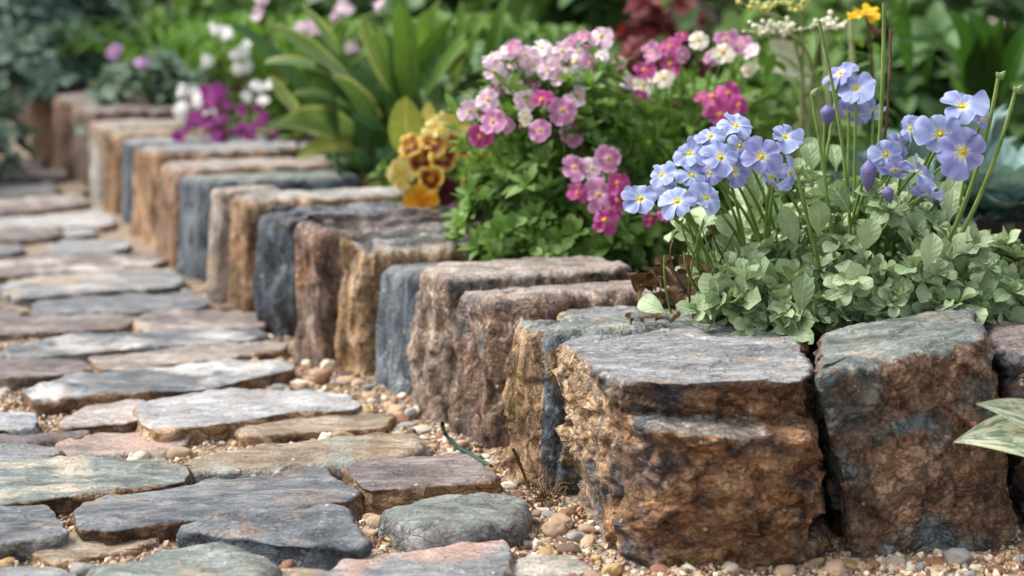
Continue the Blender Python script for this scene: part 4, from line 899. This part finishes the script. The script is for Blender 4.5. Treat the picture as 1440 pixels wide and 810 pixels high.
def sprigs(root, c, lst, D, mat, n):
    lv = Leaves()
    for px, py, s, pc in lst:
        for _ in range(n):
            q = at(px + rg.normal(0, 22), py + rg.uniform(14, 90), D + rg.normal(0.03, .03))
            if q[2] < c[2]: continue
            lv.rosette(q, UP + rg.normal(0, .4, 3), 6, .021, .0040, 'lance', spread=(.2, 1.3), bend=.5, nu=5, nv=2)
    lv.make('upper_foliage', mat, root)
sprigs(pink, c, PK, 1.49, G_FRESH, 3)
# --- the deeper coloured plant just behind it
c = soil_at(at(960, 300, 1.74)); c[2] = 0.10
mag, _ = bush('magenta_flower_plant', 'bushy plant with deep magenta flowers and fading cream ones, behind the blue flowers', 'flowering plant', c, 0.16, 0.14, 0.165, 290, 9, 0.026, 0.0050, 'lance', G_FRESH, S_GREEN, 8, r0=0.5, spread=(0.2, 1.2), bend=0.5, fold=0.25, nu=5, nv=2)
for px, py, s, pc in [(915, 75, 17, MAUVE), (942, 66, 18, MAGEN), (943, 91, 20, MAGEN), (906, 99, 18, MAGEN), (905, 120, 17, CREAM), (934, 111, 16, CREAM), (885, 115, 13, PALEP), (900, 136, 13, MAGEN), (1020, 56, 20, MAUVE), (1041, 63, 17, MAUVE), (983, 57, 15, CREAM), (1017, 74, 18, CREAM), (1057, 72, 16, PALEP), (1003, 80, 13, MAUVE),
   (1001, 137, 24, MAGEN), (1024, 131, 18, MAGEN), (1039, 148, 18, MAGEN), (1013, 162, 22, MAGEN), (985, 137, 13, MAGEN), (960, 50, 12, MAGEN), (1030, 160, 15, MAGEN), (1052, 100, 12, CREAM), (872, 90, 12, MAUVE), (960, 78, 13, MAUVE), (978, 197, 11, MAGEN)]:
    D = 1.60 + rg.normal(0, 0.02) - 0.08 * (py > 125); p = at(px, py, D); f = facing(p, 0.5, 0, 0.25); s = s * D / F * 0.92
    flower(mag, p, f, s, pc, M_EYEO, width=0.60, notch=0.10, cup=0.25, droop=0.30, ruffle=0.07, nu=7, nv=7)
    b = np.array([0.5 * p[0] + 0.5 * c[0], 0.5 * p[1] + 0.5 * c[1], c[2] + 0.03]); stem(mag, b, np.array([0.7 * b[0] + 0.3 * p[0], b[1], 0.6 * p[2] + 0.4 * b[2]]), p - f * s * 0.1, 0.0012, 0.0008, S_GREEN, 'flower_stem', 8)

sprigs(mag, c, [(x, y, 0, 0) for x in range(885, 1060, 12) for y in (95, 120)], 1.64, G_FRESH, 2)
# --- yellow and mahogany pansies
c = soil_at(at(615, 300, 1.88)); c[2] = 0.10
pansy, _ = bush('pansy', 'yellow and mahogany pansies with limp yellowing leaves, left of the pink flowers', 'flowering plant', c, 0.085, 0.08, 0.06, 40, 8, 0.035, 0.009, 'ovate', G_MID, S_GREEN, 6, nu=5, nv=2)
def pc_pansy(dark, yel=(0.64, 0.34, 0.02)):
    def fn(k, u, v):
        c_ = mixc(yel, (0.70, 0.55, 0.16), sstep(0.6, 1, u)); b = sstep(0.95, 0.62, u + 0.25 * np.abs(v)) * sstep(0.10, 0.22, u)
        return mixc(c_, (0.13, 0.014, 0.010), b * (1.0 if k in dark else 0.75))
    return fn
def pc_plain(a, b): return lambda k, u, v: mixc(a, b, np.clip(sstep(0.2, 1, u) * 0.8 + 0.25 * streak(v, u, k, 12), 0, 1))
YPALE = pc_plain((0.55, 0.42, 0.08), (0.62, 0.55, 0.22)); ORNG = pc_plain((0.55, 0.20, 0.01), (0.62, 0.36, 0.03)); DARKP = pc_plain((0.05, 0.012, 0.02), (0.10, 0.02, 0.03)); PURPL = pc_plain((0.22, 0.02, 0.17), (0.36, 0.06, 0.28)); WHITE = pc_plain((0.74, 0.74, 0.70), (0.84, 0.84, 0.82)); LILAC = pc_plain((0.38, 0.18, 0.42), (0.55, 0.34, 0.58)); YELLOW = pc_plain((0.62, 0.36, 0.01), (0.78, 0.56, 0.03))
for px, py, s, pc, up, side in [(593, 222, 22, pc_pansy((0, 1, 2)), .2, -.3), (624, 222, 22, pc_pansy((0, 1, 2, 3)), .1, .2), (608, 200, 20, pc_pansy((0, 1)), .9, 0), (615, 178, 21, YPALE, .6, .2), (640, 190, 22, pc_pansy((2,)), .3, .7), (563, 246, 22, YPALE, -.5, -.3), (690, 238, 23, pc_pansy((0, 1, 2)), .2, .2), (676, 226, 22, YPALE, .5, 0),
   (592, 284, 24, ORNG, -.7, 0), (622, 268, 22, DARKP, -.3, 0), (570, 232, 15, pc_pansy(()), 0, 0), (640, 170, 20, YPALE, .4, .4), (633, 318, 13, PURPL, -.3, .2), (646, 300, 12, PURPL, .2, .3), (600, 302, 14, YELLOW, -.8, .1), (655, 205, 20, pc_pansy((0, 1, 2)), .4, .5), (578, 205, 19, pc_pansy((0, 1)), .6, -.5), (606, 252, 19, pc_pansy((0, 1, 2, 3)), -.2, -.1), (668, 258, 19, pc_pansy((0, 1, 4)), -.2, .1), (700, 258, 18, ORNG, -.4, .2)]:
    D = 1.66 + rg.normal(0, 0.02) - .07 * (px > 660); s *= 1.06; p = at(px, py, D); f = unit(unit(CAM - p) + UP * up + np.array([side, 0, 0]) + rg.normal(0, .15, 3)); s = s * D / F
    flower(pansy, p, f, s, pc, None, width=0.66, notch=0.05, cup=0.25, droop=0.35, ruffle=0.085, nu=8, nv=8, spin=1.2, uneven=0.12)
    b = np.array([0.5 * p[0] + 0.5 * c[0], 0.5 * p[1] + 0.5 * c[1], c[2]]); stem(pansy, b, (b + p) / 2 + UP * 0.02, p - f * s * 0.1, 0.0013, 0.0009, S_GREEN, 'flower_stem', 8)
lv = Leaves()
for px, py, w, h in ((572, 172, 56, 74), (605, 168, 30, 50), (655, 165, 44, 46), (560, 250, 30, 40)):
    lv.strap([at(px + 5, py + h / 2, 1.86), at(px - 4, py, 1.82), at(px, py - h / 2, 1.80)], w / 2 * 1.8 / F, 'broad', 0.2, 10, 6, ruffle=0.06)
lv.make('yellowing_leaf', G_YELL, pansy)

# --- the yellow edged strap leaves
c = soil_at(at(535, 250, 2.15)); c[2] = 0.10
iris = plant('clump of broad strap leaves with yellow margins leaning over the wall', 'foliage plant', 'variegated_clump', c)
lv = Leaves(); ye = Leaves(); gr = Leaves(); rd = Leaves()
for (a, b, t, w, k) in [((500, 118), (430, 62), (370, 30), 25, 0), ((486, 122), (430, 82), (372, 90), 28, 0), ((515, 202), (444, 152), (386, 180), 33, 0), ((528, 206), (464, 194), (416, 224), 21, 1), ((532, 172), (492, 130), (471, 114), 30, 0), ((494, 152), (447, 126), (408, 134), 18, 0), ((562, 140), (524, 70), (508, 20), 17, 0),
   ((628, 138), (638, 74), (683, 60), 17, 0), ((414, 160), (398, 140), (382, 106), 20, 0), ((490, 262), (460, 240), (470, 216), 30, 2), ((520, 246), (492, 232), (504, 210), 27, 2), ((480, 80), (444, 34), (418, 2), 22, 0), ((594, 100), (596, 50), (620, -6), 24, 3), ((604, 66), (566, 66), (524, 34), 17, 0),
   ((560, 150), (530, 110), (534, 40), 24, 3), ((545, 190), (515, 180), (500, 160), 26, 2), ((570, 140), (580, 70), (560, 0), 26, 3), ((640, 120), (660, 60), (650, 0), 26, 3), ((690, 100), (700, 40), (720, -10), 26, 3), ((540, 250), (520, 230), (540, 212), 24, 2), ((600, 130), (640, 70), (690, 20), 20, 3), ((570, 120), (610, 60), (640, 20), 18, 3)]:
    dz = rg.uniform(-0.05, 0.05); D0 = 2.14 + dz; pts = [at(*a, D0), at(*b, D0 - 0.06), at(*t, D0 - 0.13)]
    (ye if k == 1 else gr if k == 3 else rd if k == 2 else lv).strap(pts, w / 2 * 2.08 / F * 1.45, 'broad' if k == 2 else 'lance' if rg.random() < .4 else 'strap', 0.28, 14, 8, face=unit(CAM - pts[1]) + UP * rg.uniform(.25, .9) + np.array([rg.normal(0, .2), 0, 0]), ruffle=.05)
lv.make('strap_leaves', G_VARI, iris); ye.make('yellow_leaf', G_YELL, iris); gr.make('plain_leaves', G_MID, iris); rd.make('round_leaves', G_BLUED, iris)
lv = Leaves()
for i in range(46):
    x = rg.uniform(470, 640); b = at(x, rg.uniform(190, 262), 2.16 + rg.uniform(-.02, .14)); b[2] = max(b[2], 0.1); tx = b + np.array([rg.normal(-0.01, 0.06), rg.normal(-0.02, .03), rg.uniform(0.06, 0.17)])
    lv.strap([b, b * 0.4 + tx * 0.6 + UP * 0.04, tx], rg.uniform(0.009, 0.014), 'strap', 0.3, 8, 4)
lv.make('inner_leaves', G_DEEP, iris)

# --- purple and white trailing flowers farther left
c = soil_at(at(330, 190, 2.75)); c[2] = 0.10
lob, D_ = bush('trailing_flower_plant', 'low trailing plant with purple and white flowers hanging over the wall top', 'flowering plant', c, 0.14, 0.12, 0.09, 60, 8, 0.022, 0.005, 'lance', G_MID, S_BROWN, 6, nu=4, nv=2)
for x0, x1, y0, y1, n_, pc, s in ((246, 394, 124, 222, 40, PURPL, 9), (248, 300, 122, 165, 14, WHITE, 9.5), (345, 385, 115, 150, 7, WHITE, 8), (250, 330, 165, 200, 12, PURPL, 9)):
    for _ in range(n_):
        D = 2.52 + rg.normal(0, 0.07); p = at(rg.uniform(x0, x1), rg.uniform(y0, y1), D); f = facing(p, 0.4, 0, 0.4)
        flower(lob, p, f, s * D / F, pc, None, nu=5, nv=5); b = p * 0.5 + c * 0.5; stem(lob, b, (b + p) / 2 + UP * 0.015, p, 0.001, 0.0007, S_BROWN, 'flower_stem', 6)
# --- white and blush flower spikes behind it
for nm, lab, pts, D, pc, base in (('white_flower_plant', 'thin reddish stems carrying scattered white flowers, behind the purple trailing flowers', [(320, 52), (344, 62), (293, 83), (331, 78), (349, 92), (304, 40), (352, 126), (336, 98), (340, 70), (318, 44)], 2.75, WHITE, (335, 160)),
                       ('blush_flower_plant', 'slender plant with blush pink flower heads among the yellow edged leaves', [(428, 38), (440, 46), (420, 46), (478, 16), (470, 22), (452, 54), (492, 68), (530, 8), (368, 2), (436, 34), (484, 12), (362, 22)], 2.32, PALEP, (470, 170))):
    c = soil_at(at(base[0], base[1], D)); root = plant(lab, 'flowering plant', nm, c)
    lv = Leaves()
    for px, py in pts:
        for _ in range(2):
            p = at(px + rg.normal(0, 4), py + rg.normal(0, 4), D + rg.normal(0, .02)); flower(root, p, facing(p, .4, 0, .4), 8.5 * D / F, pc, None, nu=5, nv=5)
        e = at(px, py, D); b = c + np.array([(e[0] - c[0]) * 0.4, rg.normal(0, .02), 0]); stem(root, b, (b + e) / 2 + np.array([0, 0, 0.02]), e, 0.0018, 0.001, S_BROWN, 'flower_stem', 8)
        for _ in range(8): q = b + (e - b) * rg.uniform(0.1, 0.9); lv.leaf(q, rg.normal(0, 1, 3) + UP * .4, UP, 0.035, 0.006, 'lance', nu=4, nv=2)
    lv.make('foliage', G_MID, root)

# --- sage and feathery plants, and the shrubs at the far left
c = soil_at(at(215, 165, 3.05)); c[2] = 0.10
sage, _ = bush('sage_plant', 'sage green plant with a few lilac flowers spilling onto the wall top', 'flowering plant', c, 0.12, 0.14, 0.14, 75, 8, 0.05, 0.011, 'ovate', G_GREYG, S_GREEN, 6, nu=5, nv=2)
for px, py in ((165, 70), (200, 87), (159, 76)):
    p = at(px, py, 2.9); flower(sage, p, facing(p, .4), 10 * 2.9 / F, LILAC, None, nu=5, nv=5); stem(sage, c + UP * .05, (c + p) / 2 + UP * .05, p, .0015, .001, S_GREEN, 'flower_stem', 6)
def arching(name, label, px, py, D, n, L, w, mat, spread=0.5, prof='blade', lift=1.0, cat='foliage plant'):
    c = soil_at(at(px, py, D)); root = plant(label, cat, name, c); lv = Leaves()
    for _ in range(n):
        th = rg.random() * 6.28; h = np.array([cos(th), sin(th), 0]) * spread * rg.uniform(.3, 1); Lk = L * rg.uniform(.65, 1.15); b = c + h * 0.08 + rg.normal(0, .012, 3) * [1, 1, 0]
        lv.strap([b, b + h * Lk * 0.45 + UP * Lk * 0.95 * lift, b + h * Lk * 1.25 + UP * Lk * 0.55 * lift], w * rg.uniform(.7, 1.2), prof, 0.3, 10, 4, face=UP - h)
    lv.make('blades', mat, root); return root
arching('feathery_grass', 'bright green arching grassy clump behind the sage green plant', 245, 135, 3.35, 130, 0.26, 0.006, G_LIME, 0.8)
arching('lime_blade_clump', 'fresh green blade leaved clump behind the blush flowers', 400, 120, 2.95, 80, 0.27, 0.009, G_LIME, 0.6)
bush('grey_green_shrub', 'dusty grey green shrub hanging over the far end of the path', 'shrub', np.array([-1.13, 3.0, -0.0]), 0.235, 0.30, 0.48, 330, 8, 0.055, 0.014, 'ovate', G_GREYG, S_BROWN, 8, nu=4, nv=2, r0=0.6)
bush('blue_grey_shrub', 'dark blue grey shrub spreading over the last edging stones', 'shrub', np.array([-0.95, 3.55, 0.125]), 0.20, 0.24, 0.34, 260, 8, 0.055, 0.014, 'ovate', leafmat('dusky_leaf', (0.05, 0.10, 0.075), (0.16, 0.235, 0.19), trans=0.2, rough=0.6), S_BROWN, 8, nu=4, nv=2, r0=0.6)

# --- plants behind and right of the pink flowers
arching('broad_blade_clump', 'tall green blade leaves between the yellow edged leaves and the pink flowers', 650, 170, 2.55, 70, 0.28, 0.013, G_MID, 0.45)
arching('upright_blade_clump', 'upright mid green blades behind the pink flowers', 770, 150, 2.6, 60, 0.26, 0.014, G_MID, 0.4)
bush('red_leaved_plant', 'dark red leaved plant standing behind the magenta flowers', 'foliage plant', soil_at(at(915, 165, 2.35)), 0.09, 0.08, 0.26, 110, 7, 0.035, 0.008, 'lance', G_RED, S_BROWN, 6, nu=4, nv=2)
bush('round_leaved_plant', 'deep green round leaved plant behind the pink flowers', 'foliage plant', soil_at(at(745, 190, 2.2)), 0.13, 0.10, 0.20, 70, 7, 0.045, 0.014, 'ovate', G_DEEP, S_BROWN, 6, nu=5, nv=2)
bush('small_leaved_plant', 'mid green leafy plant filling the gap right of the dark red leaves', 'foliage plant', soil_at(at(1060, 200, 2.15)), 0.16, 0.10, 0.13, 80, 8, 0.04, 0.011, 'ovate', G_MID, S_BROWN, 6, nu=5, nv=2)
bl = Leaves(); c = soil_at(at(1100, 150, 1.95)); root = plant('plant with one big pale cream leaf, above the blue flowers', 'foliage plant', 'pale_leaf_plant', c)
bl.strap([at(1140, 110, 1.9), at(1100, 78, 1.86), at(1052, 96, 1.84)], 0.018, 'broad', 0.2, 12, 6); bl.strap([at(1130, 100, 1.98), at(1110, 60, 1.95), at(1070, 66, 1.93)], 0.014, 'broad', 0.2, 12, 6); bl.make('cream_leaf', G_PALE, root)
stem(root, c, (c + at(1140, 110, 1.9)) / 2 + UP * .02, at(1140, 110, 1.9), .003, .002, S_PALE)
# lime umbels and one yellow flower
c = soil_at(at(1165, 200, 1.62)); umb = plant('plant with flat lime and white flower heads on pale stems', 'flowering plant', 'umbel_plant', c)
M_UMB = plainmat('umbel_white', (0.74, 0.74, 0.56)); M_UMBG = plainmat('umbel_lime', (0.45, 0.46, 0.14))
for (px, py, wd, n_) in ((1098, 38, 40, 46), (1168, 30, 26, 26), (1075, 8, 34, 22), (1128, 6, 26, 16)):
    e = at(px, py + 12, 1.5); b = c + np.array([rg.normal(0, .02), 0, 0]); stem(umb, b, np.array([b[0], b[1], e[2] + 0.01]), e, .002, .0013, S_PALE, 'flower_stem')
    V, T = [], []; off = 0
    for _ in range(n_):
        q = at(px + rg.normal(0, wd * .5), py + rg.normal(0, 5.5), 1.5 + rg.normal(0, .02)); s = rg.uniform(.0014, .0028); V.append(EYE[0] * s + q); T.append(EYE[1] + off); off += len(EYE[0])
        tv, tq = tube(bez(e, (e + q) / 2 + UP * .002, q, 4), .0005, 3); V.append(tv); T.append(np.concatenate([tq[:, [0, 1, 2]], tq[:, [0, 2, 3]]]) + off); off += len(tv)
    link('flower_head', mesh('flower_head', np.concatenate(V) - np.array(umb.location), T=np.concatenate(T)), M_UMB if py > 20 else M_UMBG, umb)
for x in (1158, 1196): p = at(x, 30, 1.62); stem(umb, at(x + 12, 190, 1.62), at(x + 4, 110, 1.62), p, .003, .0022, S_PALE, 'stalk')
lv = Leaves()
for _ in range(60): p = at(rg.uniform(1060, 1240), rg.uniform(40, 190), 1.62 + rg.uniform(0, .1)); lv.leaf(p, rg.normal(0, 1, 3) + UP * .5, UP, .035, .006, 'lance', nu=4, nv=2)
lv.make('foliage', G_MID, umb)
c = soil_at(at(1230, 190, 1.66)); yf = plant('single yellow flower on a thin stem at the top of the picture', 'flowering plant', 'yellow_flower_plant', c); p = at(1216, 20, 1.5)
flower(yf, p, unit(np.array([-.15, -.35, 1])), 26 * 1.5 / F, YELLOW, M_EYEO, npet=7, width=.62, ruffle=.09, cup=.22, droop=.2); stem(yf, c, np.array([c[0], c[1], p[2] - .03]), p, .0016, .0011, S_BROWN, 'flower_stem')
stem(yf, at(1242, 46, 1.5), at(1228, 50, 1.5), at(1222, 26, 1.5), .004, .0015, S_BROWN, 'flower_stem')
lv = Leaves()
for _ in range(14): b = c + UP * rg.uniform(0.0, .09); lv.leaf(b, rg.normal(0, 1, 3) + UP * .3, UP, .05, .008, 'lance', nu=5, nv=2)
lv.make('foliage', G_MID, yf)
# dark strap leaved plant, top right
c = soil_at(at(1385, 165, 2.0)); st = plant('broad green strap leaved plant at the top right, one leaf arching left', 'foliage plant', 'strap_leaved_plant', c); lv = Leaves()
for a, b, t, w in (((1378, 150), (1370, 60), (1330, 16), 42), ((1392, 150), (1396, 80), (1408, 26), 26), ((1366, 140), (1350, 40), (1262, 60), 20), ((1384, 140), (1376, 60), (1360, 24), 60), ((1400, 140), (1430, 60), (1462, 30), 34), ((1280, 100), (1264, 40), (1276, -6), 22), ((1300, 120), (1310, 60), (1330, 50), 14), ((1360, 150), (1330, 90), (1312, 80), 18)):
    D0 = 1.98 + rg.normal(0, .02); lv.strap([at(*a, D0), at(*b, D0 - .04), at(*t, D0 - .1)], w / 2 * 1.92 / F, 'strap', .3, 14, 6)
lv.make('strap_leaves', G_STRAPR, st)
# blue green crinkled plants
def cabbage(label, px, py, D, R, n):
    c = soil_at(at(px, py, D)); root = plant(label, 'foliage plant', 'blue_green_plant', c, 'blue green leaved plants'); lv = Leaves()
    for i in range(n):
        f = (i + .5) / n; th = i * 2.4 + rg.random(); el = .15 + 1.1 * f; h = np.array([cos(th), sin(th), 0]); d = cos(el) * UP + sin(el) * h
        lv.leaf(c + UP * .02 + h * .012, d, sin(el) * UP - cos(el) * h, R * rg.uniform(.5, 1.1), R * .27, 'broad', bend=.5, fold=.25, nu=10, nv=6, ruffle=.22)
    lv.make('leaves', G_BLUEG, root); stem(root, c, c + UP * .02, c + UP * .05, .006, .004, S_PALE)
cabbage('large crinkled blue green plant at the right edge', 1420, 285, 1.60, 0.090, 60)
cabbage('blue green leaved plant between the two groups of blue flowers', 1262, 240, 1.60, 0.080, 50)
cabbage('spiky topped blue green plant behind the right group of blue flowers', 1340, 235, 1.74, 0.10, 60)
# lime sprig and low creeping plants between the blue flowers
bush('creeping_plant', 'low creeping plant with tiny lime leaves behind the blue flowers', 'ground cover plant', soil_at(at(1180, 262, 1.5)), .12, .05, .035, 70, 8, .011, .003, 'lance', G_YELL, S_BROWN, 5, nu=3, nv=2)
# dark bushes filling the back of the bed
for i, (lab, px, D, rx, rz, mat) in enumerate([
  ('tall dark green bush at the back, behind the dark red leaves', 900, 3.0, .30, .42, G_DEEP), ('mid green bush at the back, above the pink flowers', 740, 3.2, .28, .42, G_MID), ('dark bush at the back behind the yellow edged leaves', 560, 3.3, .28, .42, G_DEEP),
  ('leafy green bush at the back, behind the white flowers', 370, 3.6, .26, .40, G_MID), ('dark bush at the back right, behind the strap leaved plant', 1390, 2.8, .24, .36, G_DEEP), ('green bush at the back, behind the yellow flower', 1190, 2.9, .22, .32, G_MID),
  ('dark green bush at the back left, behind the bright grass', 210, 4.3, .32, .48, G_DEEP)]):
    bush('leafy_bush', lab, 'bush', np.array([*at(px, 120, D)[:2], 0.09]), rx, .16, rz, 110, 7, .075, .02, 'ovate', mat, S_BROWN, 5, 'bushes at the back of the bed', nu=4, nv=2, r0=.5)
# far hedge beyond the garden
lv = Leaves(); hedge = np.array([0, 6.2, 0])
for _ in range(7000):
    x = rg.uniform(-4.5, 4.5); y = 5.6 + rg.random() * 1.2 + .3 * x * x / 20; z = rg.uniform(0, 1.1 + .25 * sin(x * 2.1)); lv.leaf(np.array([x, y, z]), rg.normal(0, 1, 3) - np.array([0, .5, 0]), UP - np.array([0, 1, 0]), .12, .035, 'ovate', nu=3, nv=2)
me = mesh('far_foliage', np.concatenate(lv.V), np.concatenate(lv.Q), attrs={'lu': np.concatenate(lv.u), 'lv': np.concatenate(lv.v), 'tint': np.concatenate(lv.t)})
tag(link('far_foliage', me, G_MID), 'far off dark garden foliage behind the bed', None, None, 'stuff')
# pale boulders behind the plants
for lab, px, py, D, s in (('pale pinkish rock behind the magenta flowers, at the top edge', 985, 60, 3.0, .10),):
    c = soil_at(at(px, py, D)); n_ = 26; th = np.linspace(0, 2 * pi, 9)[:-1]
    P = np.c_[c[0] + s * .62 * np.cos(th), c[1] + s * .5 * np.sin(th), np.full(8, .10 + s * 2.3), 0 * th, 0 * th]
    V, Q, tp = stone(P, .05, .05, .006, seed=50 + int(px), amp=(.015, .08)); o = put_stone('boulder', V, Q, tp, rock('pink_boulder_rock', ((.25, .17, .14), (.45, .33, .28), (.6, .48, .42)), T_PINK, None, .3, (1, 1, 1), .7, px)); tag(o, lab, 'rock')
# variegated leaves at the lower right, in front of the wall
c = onz(1560, 770, .006); hv = plant('cream mottled leaves poking in at the lower right edge, in front of the wall', 'foliage plant', 'mottled_leaf_plant', c); lv = Leaves()
for a, b, t, w in (((1545, 640), (1440, 600), (1340, 622), 82), ((1540, 640), (1450, 578), (1372, 568), 56)):
    lv.strap([at(*a, .97), at(*b, .945), at(*t, .93)], w / 2 * .95 / F, 'lance', .22, 18, 8)
for d in ((.5, -.2, 1), (.2, .5, 1), (.8, .3, .6)): lv.leaf(c + UP * .05, np.array(d), UP, .09, .018, 'lance', nu=10, nv=6)
lv.make('mottled_leaves', G_MOTT, hv)
for q in (at(1545, 640, .97), at(1540, 640, .97), c + UP * .06): stem(hv, c, (c + q) / 2 + UP * .02, q, .002, .0015, S_PALE, 'leaf_stalk')

# ------------------------------------------------------------------ litter
def dry(label, px, py, D, n, spread, L=.02, wd=.005):
    c = at(px, py, D); root = plant(label, 'dead leaves', 'dead_leaf_clump', c); lv = Leaves()
    for _ in range(n): lv.leaf(c + rg.normal(0, 1, 3) * spread, rg.normal(0, 1, 3) * [1, 1, .35], UP + rg.normal(0, .4, 3), L * rg.uniform(.6, 1.3), wd, 'ovate', bend=rg.uniform(.3, 1.6), fold=.5, nu=6, nv=3, ruffle=.3)
    lv.make('dead_leaves', G_DRY, root)
dry('withered brown leaves hanging on the bank below the blue flowers', 940, 392, 1.19, 26, np.array([.012, .012, .010]))
dry('dry brown litter lying on top of the tan crumbly block', 925, 445, 1.13, 12, np.array([.018, .008, .001]), .012, .002)
dry('dry brown litter on the blue grey stone top', 585, 352, 1.52, 18, np.array([.03, .012, .001]), .016, .002)
dry('dry stalks and brown leaves under the pansies', 615, 312, 1.72, 26, np.array([.035, .02, .006]), .024, .004)
lv = Leaves(); c = at(455, 372, 1.5); root = plant('curling yellow green leaf caught in the dark gap between two edging stones', 'leaf', 'curled_leaf', c)
lv.strap([at(462, 338, 1.53), at(446, 372, 1.5), at(468, 385, 1.49)], .004, 'lance', .3); lv.strap([at(478, 330, 1.53), at(462, 352, 1.5), at(456, 378, 1.49)], .004, 'lance', .3); lv.make('leaf_blade', G_YELL, root)
def loose(name, label, cat, pts, r, mat):
    P = np.array(pts, float); t = np.linspace(0, len(P) - 1, len(P) * 5); Q_ = np.stack([np.interp(t, np.arange(len(P)), P[:, k]) for k in range(3)], 1)
    for _ in range(2): Q_[1:-1] = (Q_[:-2] + 2 * Q_[1:-1] + Q_[2:]) / 4
    V, Q = tube(Q_, r); o = Q_.mean(0); tag(link(name, mesh(name, V - o, Q), mat, None, o), label, cat)
loose('twine', 'dark green twine at the foot of the gap beside the purplish brown stone', 'twine', [onz(622, 596, .034), onz(625, 610, .016), onz(645, 630, .013), onz(668, 642, .012), onz(690, 656, .012)], .0015, plainmat('dark_green_twine', (.02, .075, .055)))
loose('twig', 'thin dark twig leaning against the foot of the tan crumbly block', 'twig', [onz(745, 690, .008), at(735, 662, 1.09), at(722, 632, 1.08)], .0012, S_BROWN)
M_MOSS = plainmat('dry_moss', (.16, .10, .05), .95)
def tuft(label, px, py, D, n, s):
    c = at(px, py, D); V, Q = [], []; off = 0
    for _ in range(n):
        b = c + rg.normal(0, 1, 3) * [s * .4, s * .4, s * .1]; e = b + rg.normal(0, 1, 3) * s * .7 + UP * s * .5; v, q = tube(bez(b, (b + e) / 2 + rg.normal(0, s * .3, 3), e, 5), .00035, 3); V.append(v); Q.append(q + off); off += len(v)
    tag(link('moss_tuft', mesh('moss_tuft', np.concatenate(V) - c, np.concatenate(Q)), M_MOSS, None, c), label, 'dry tuft')
tuft('dry brown root tuft at the foot of the tan crumbly block', 768, 700, 1.07, 70, .009)
tuft('dry moss tuft between the pink brown slab and the long buff stone', 268, 640, 1.22, 60, .008)
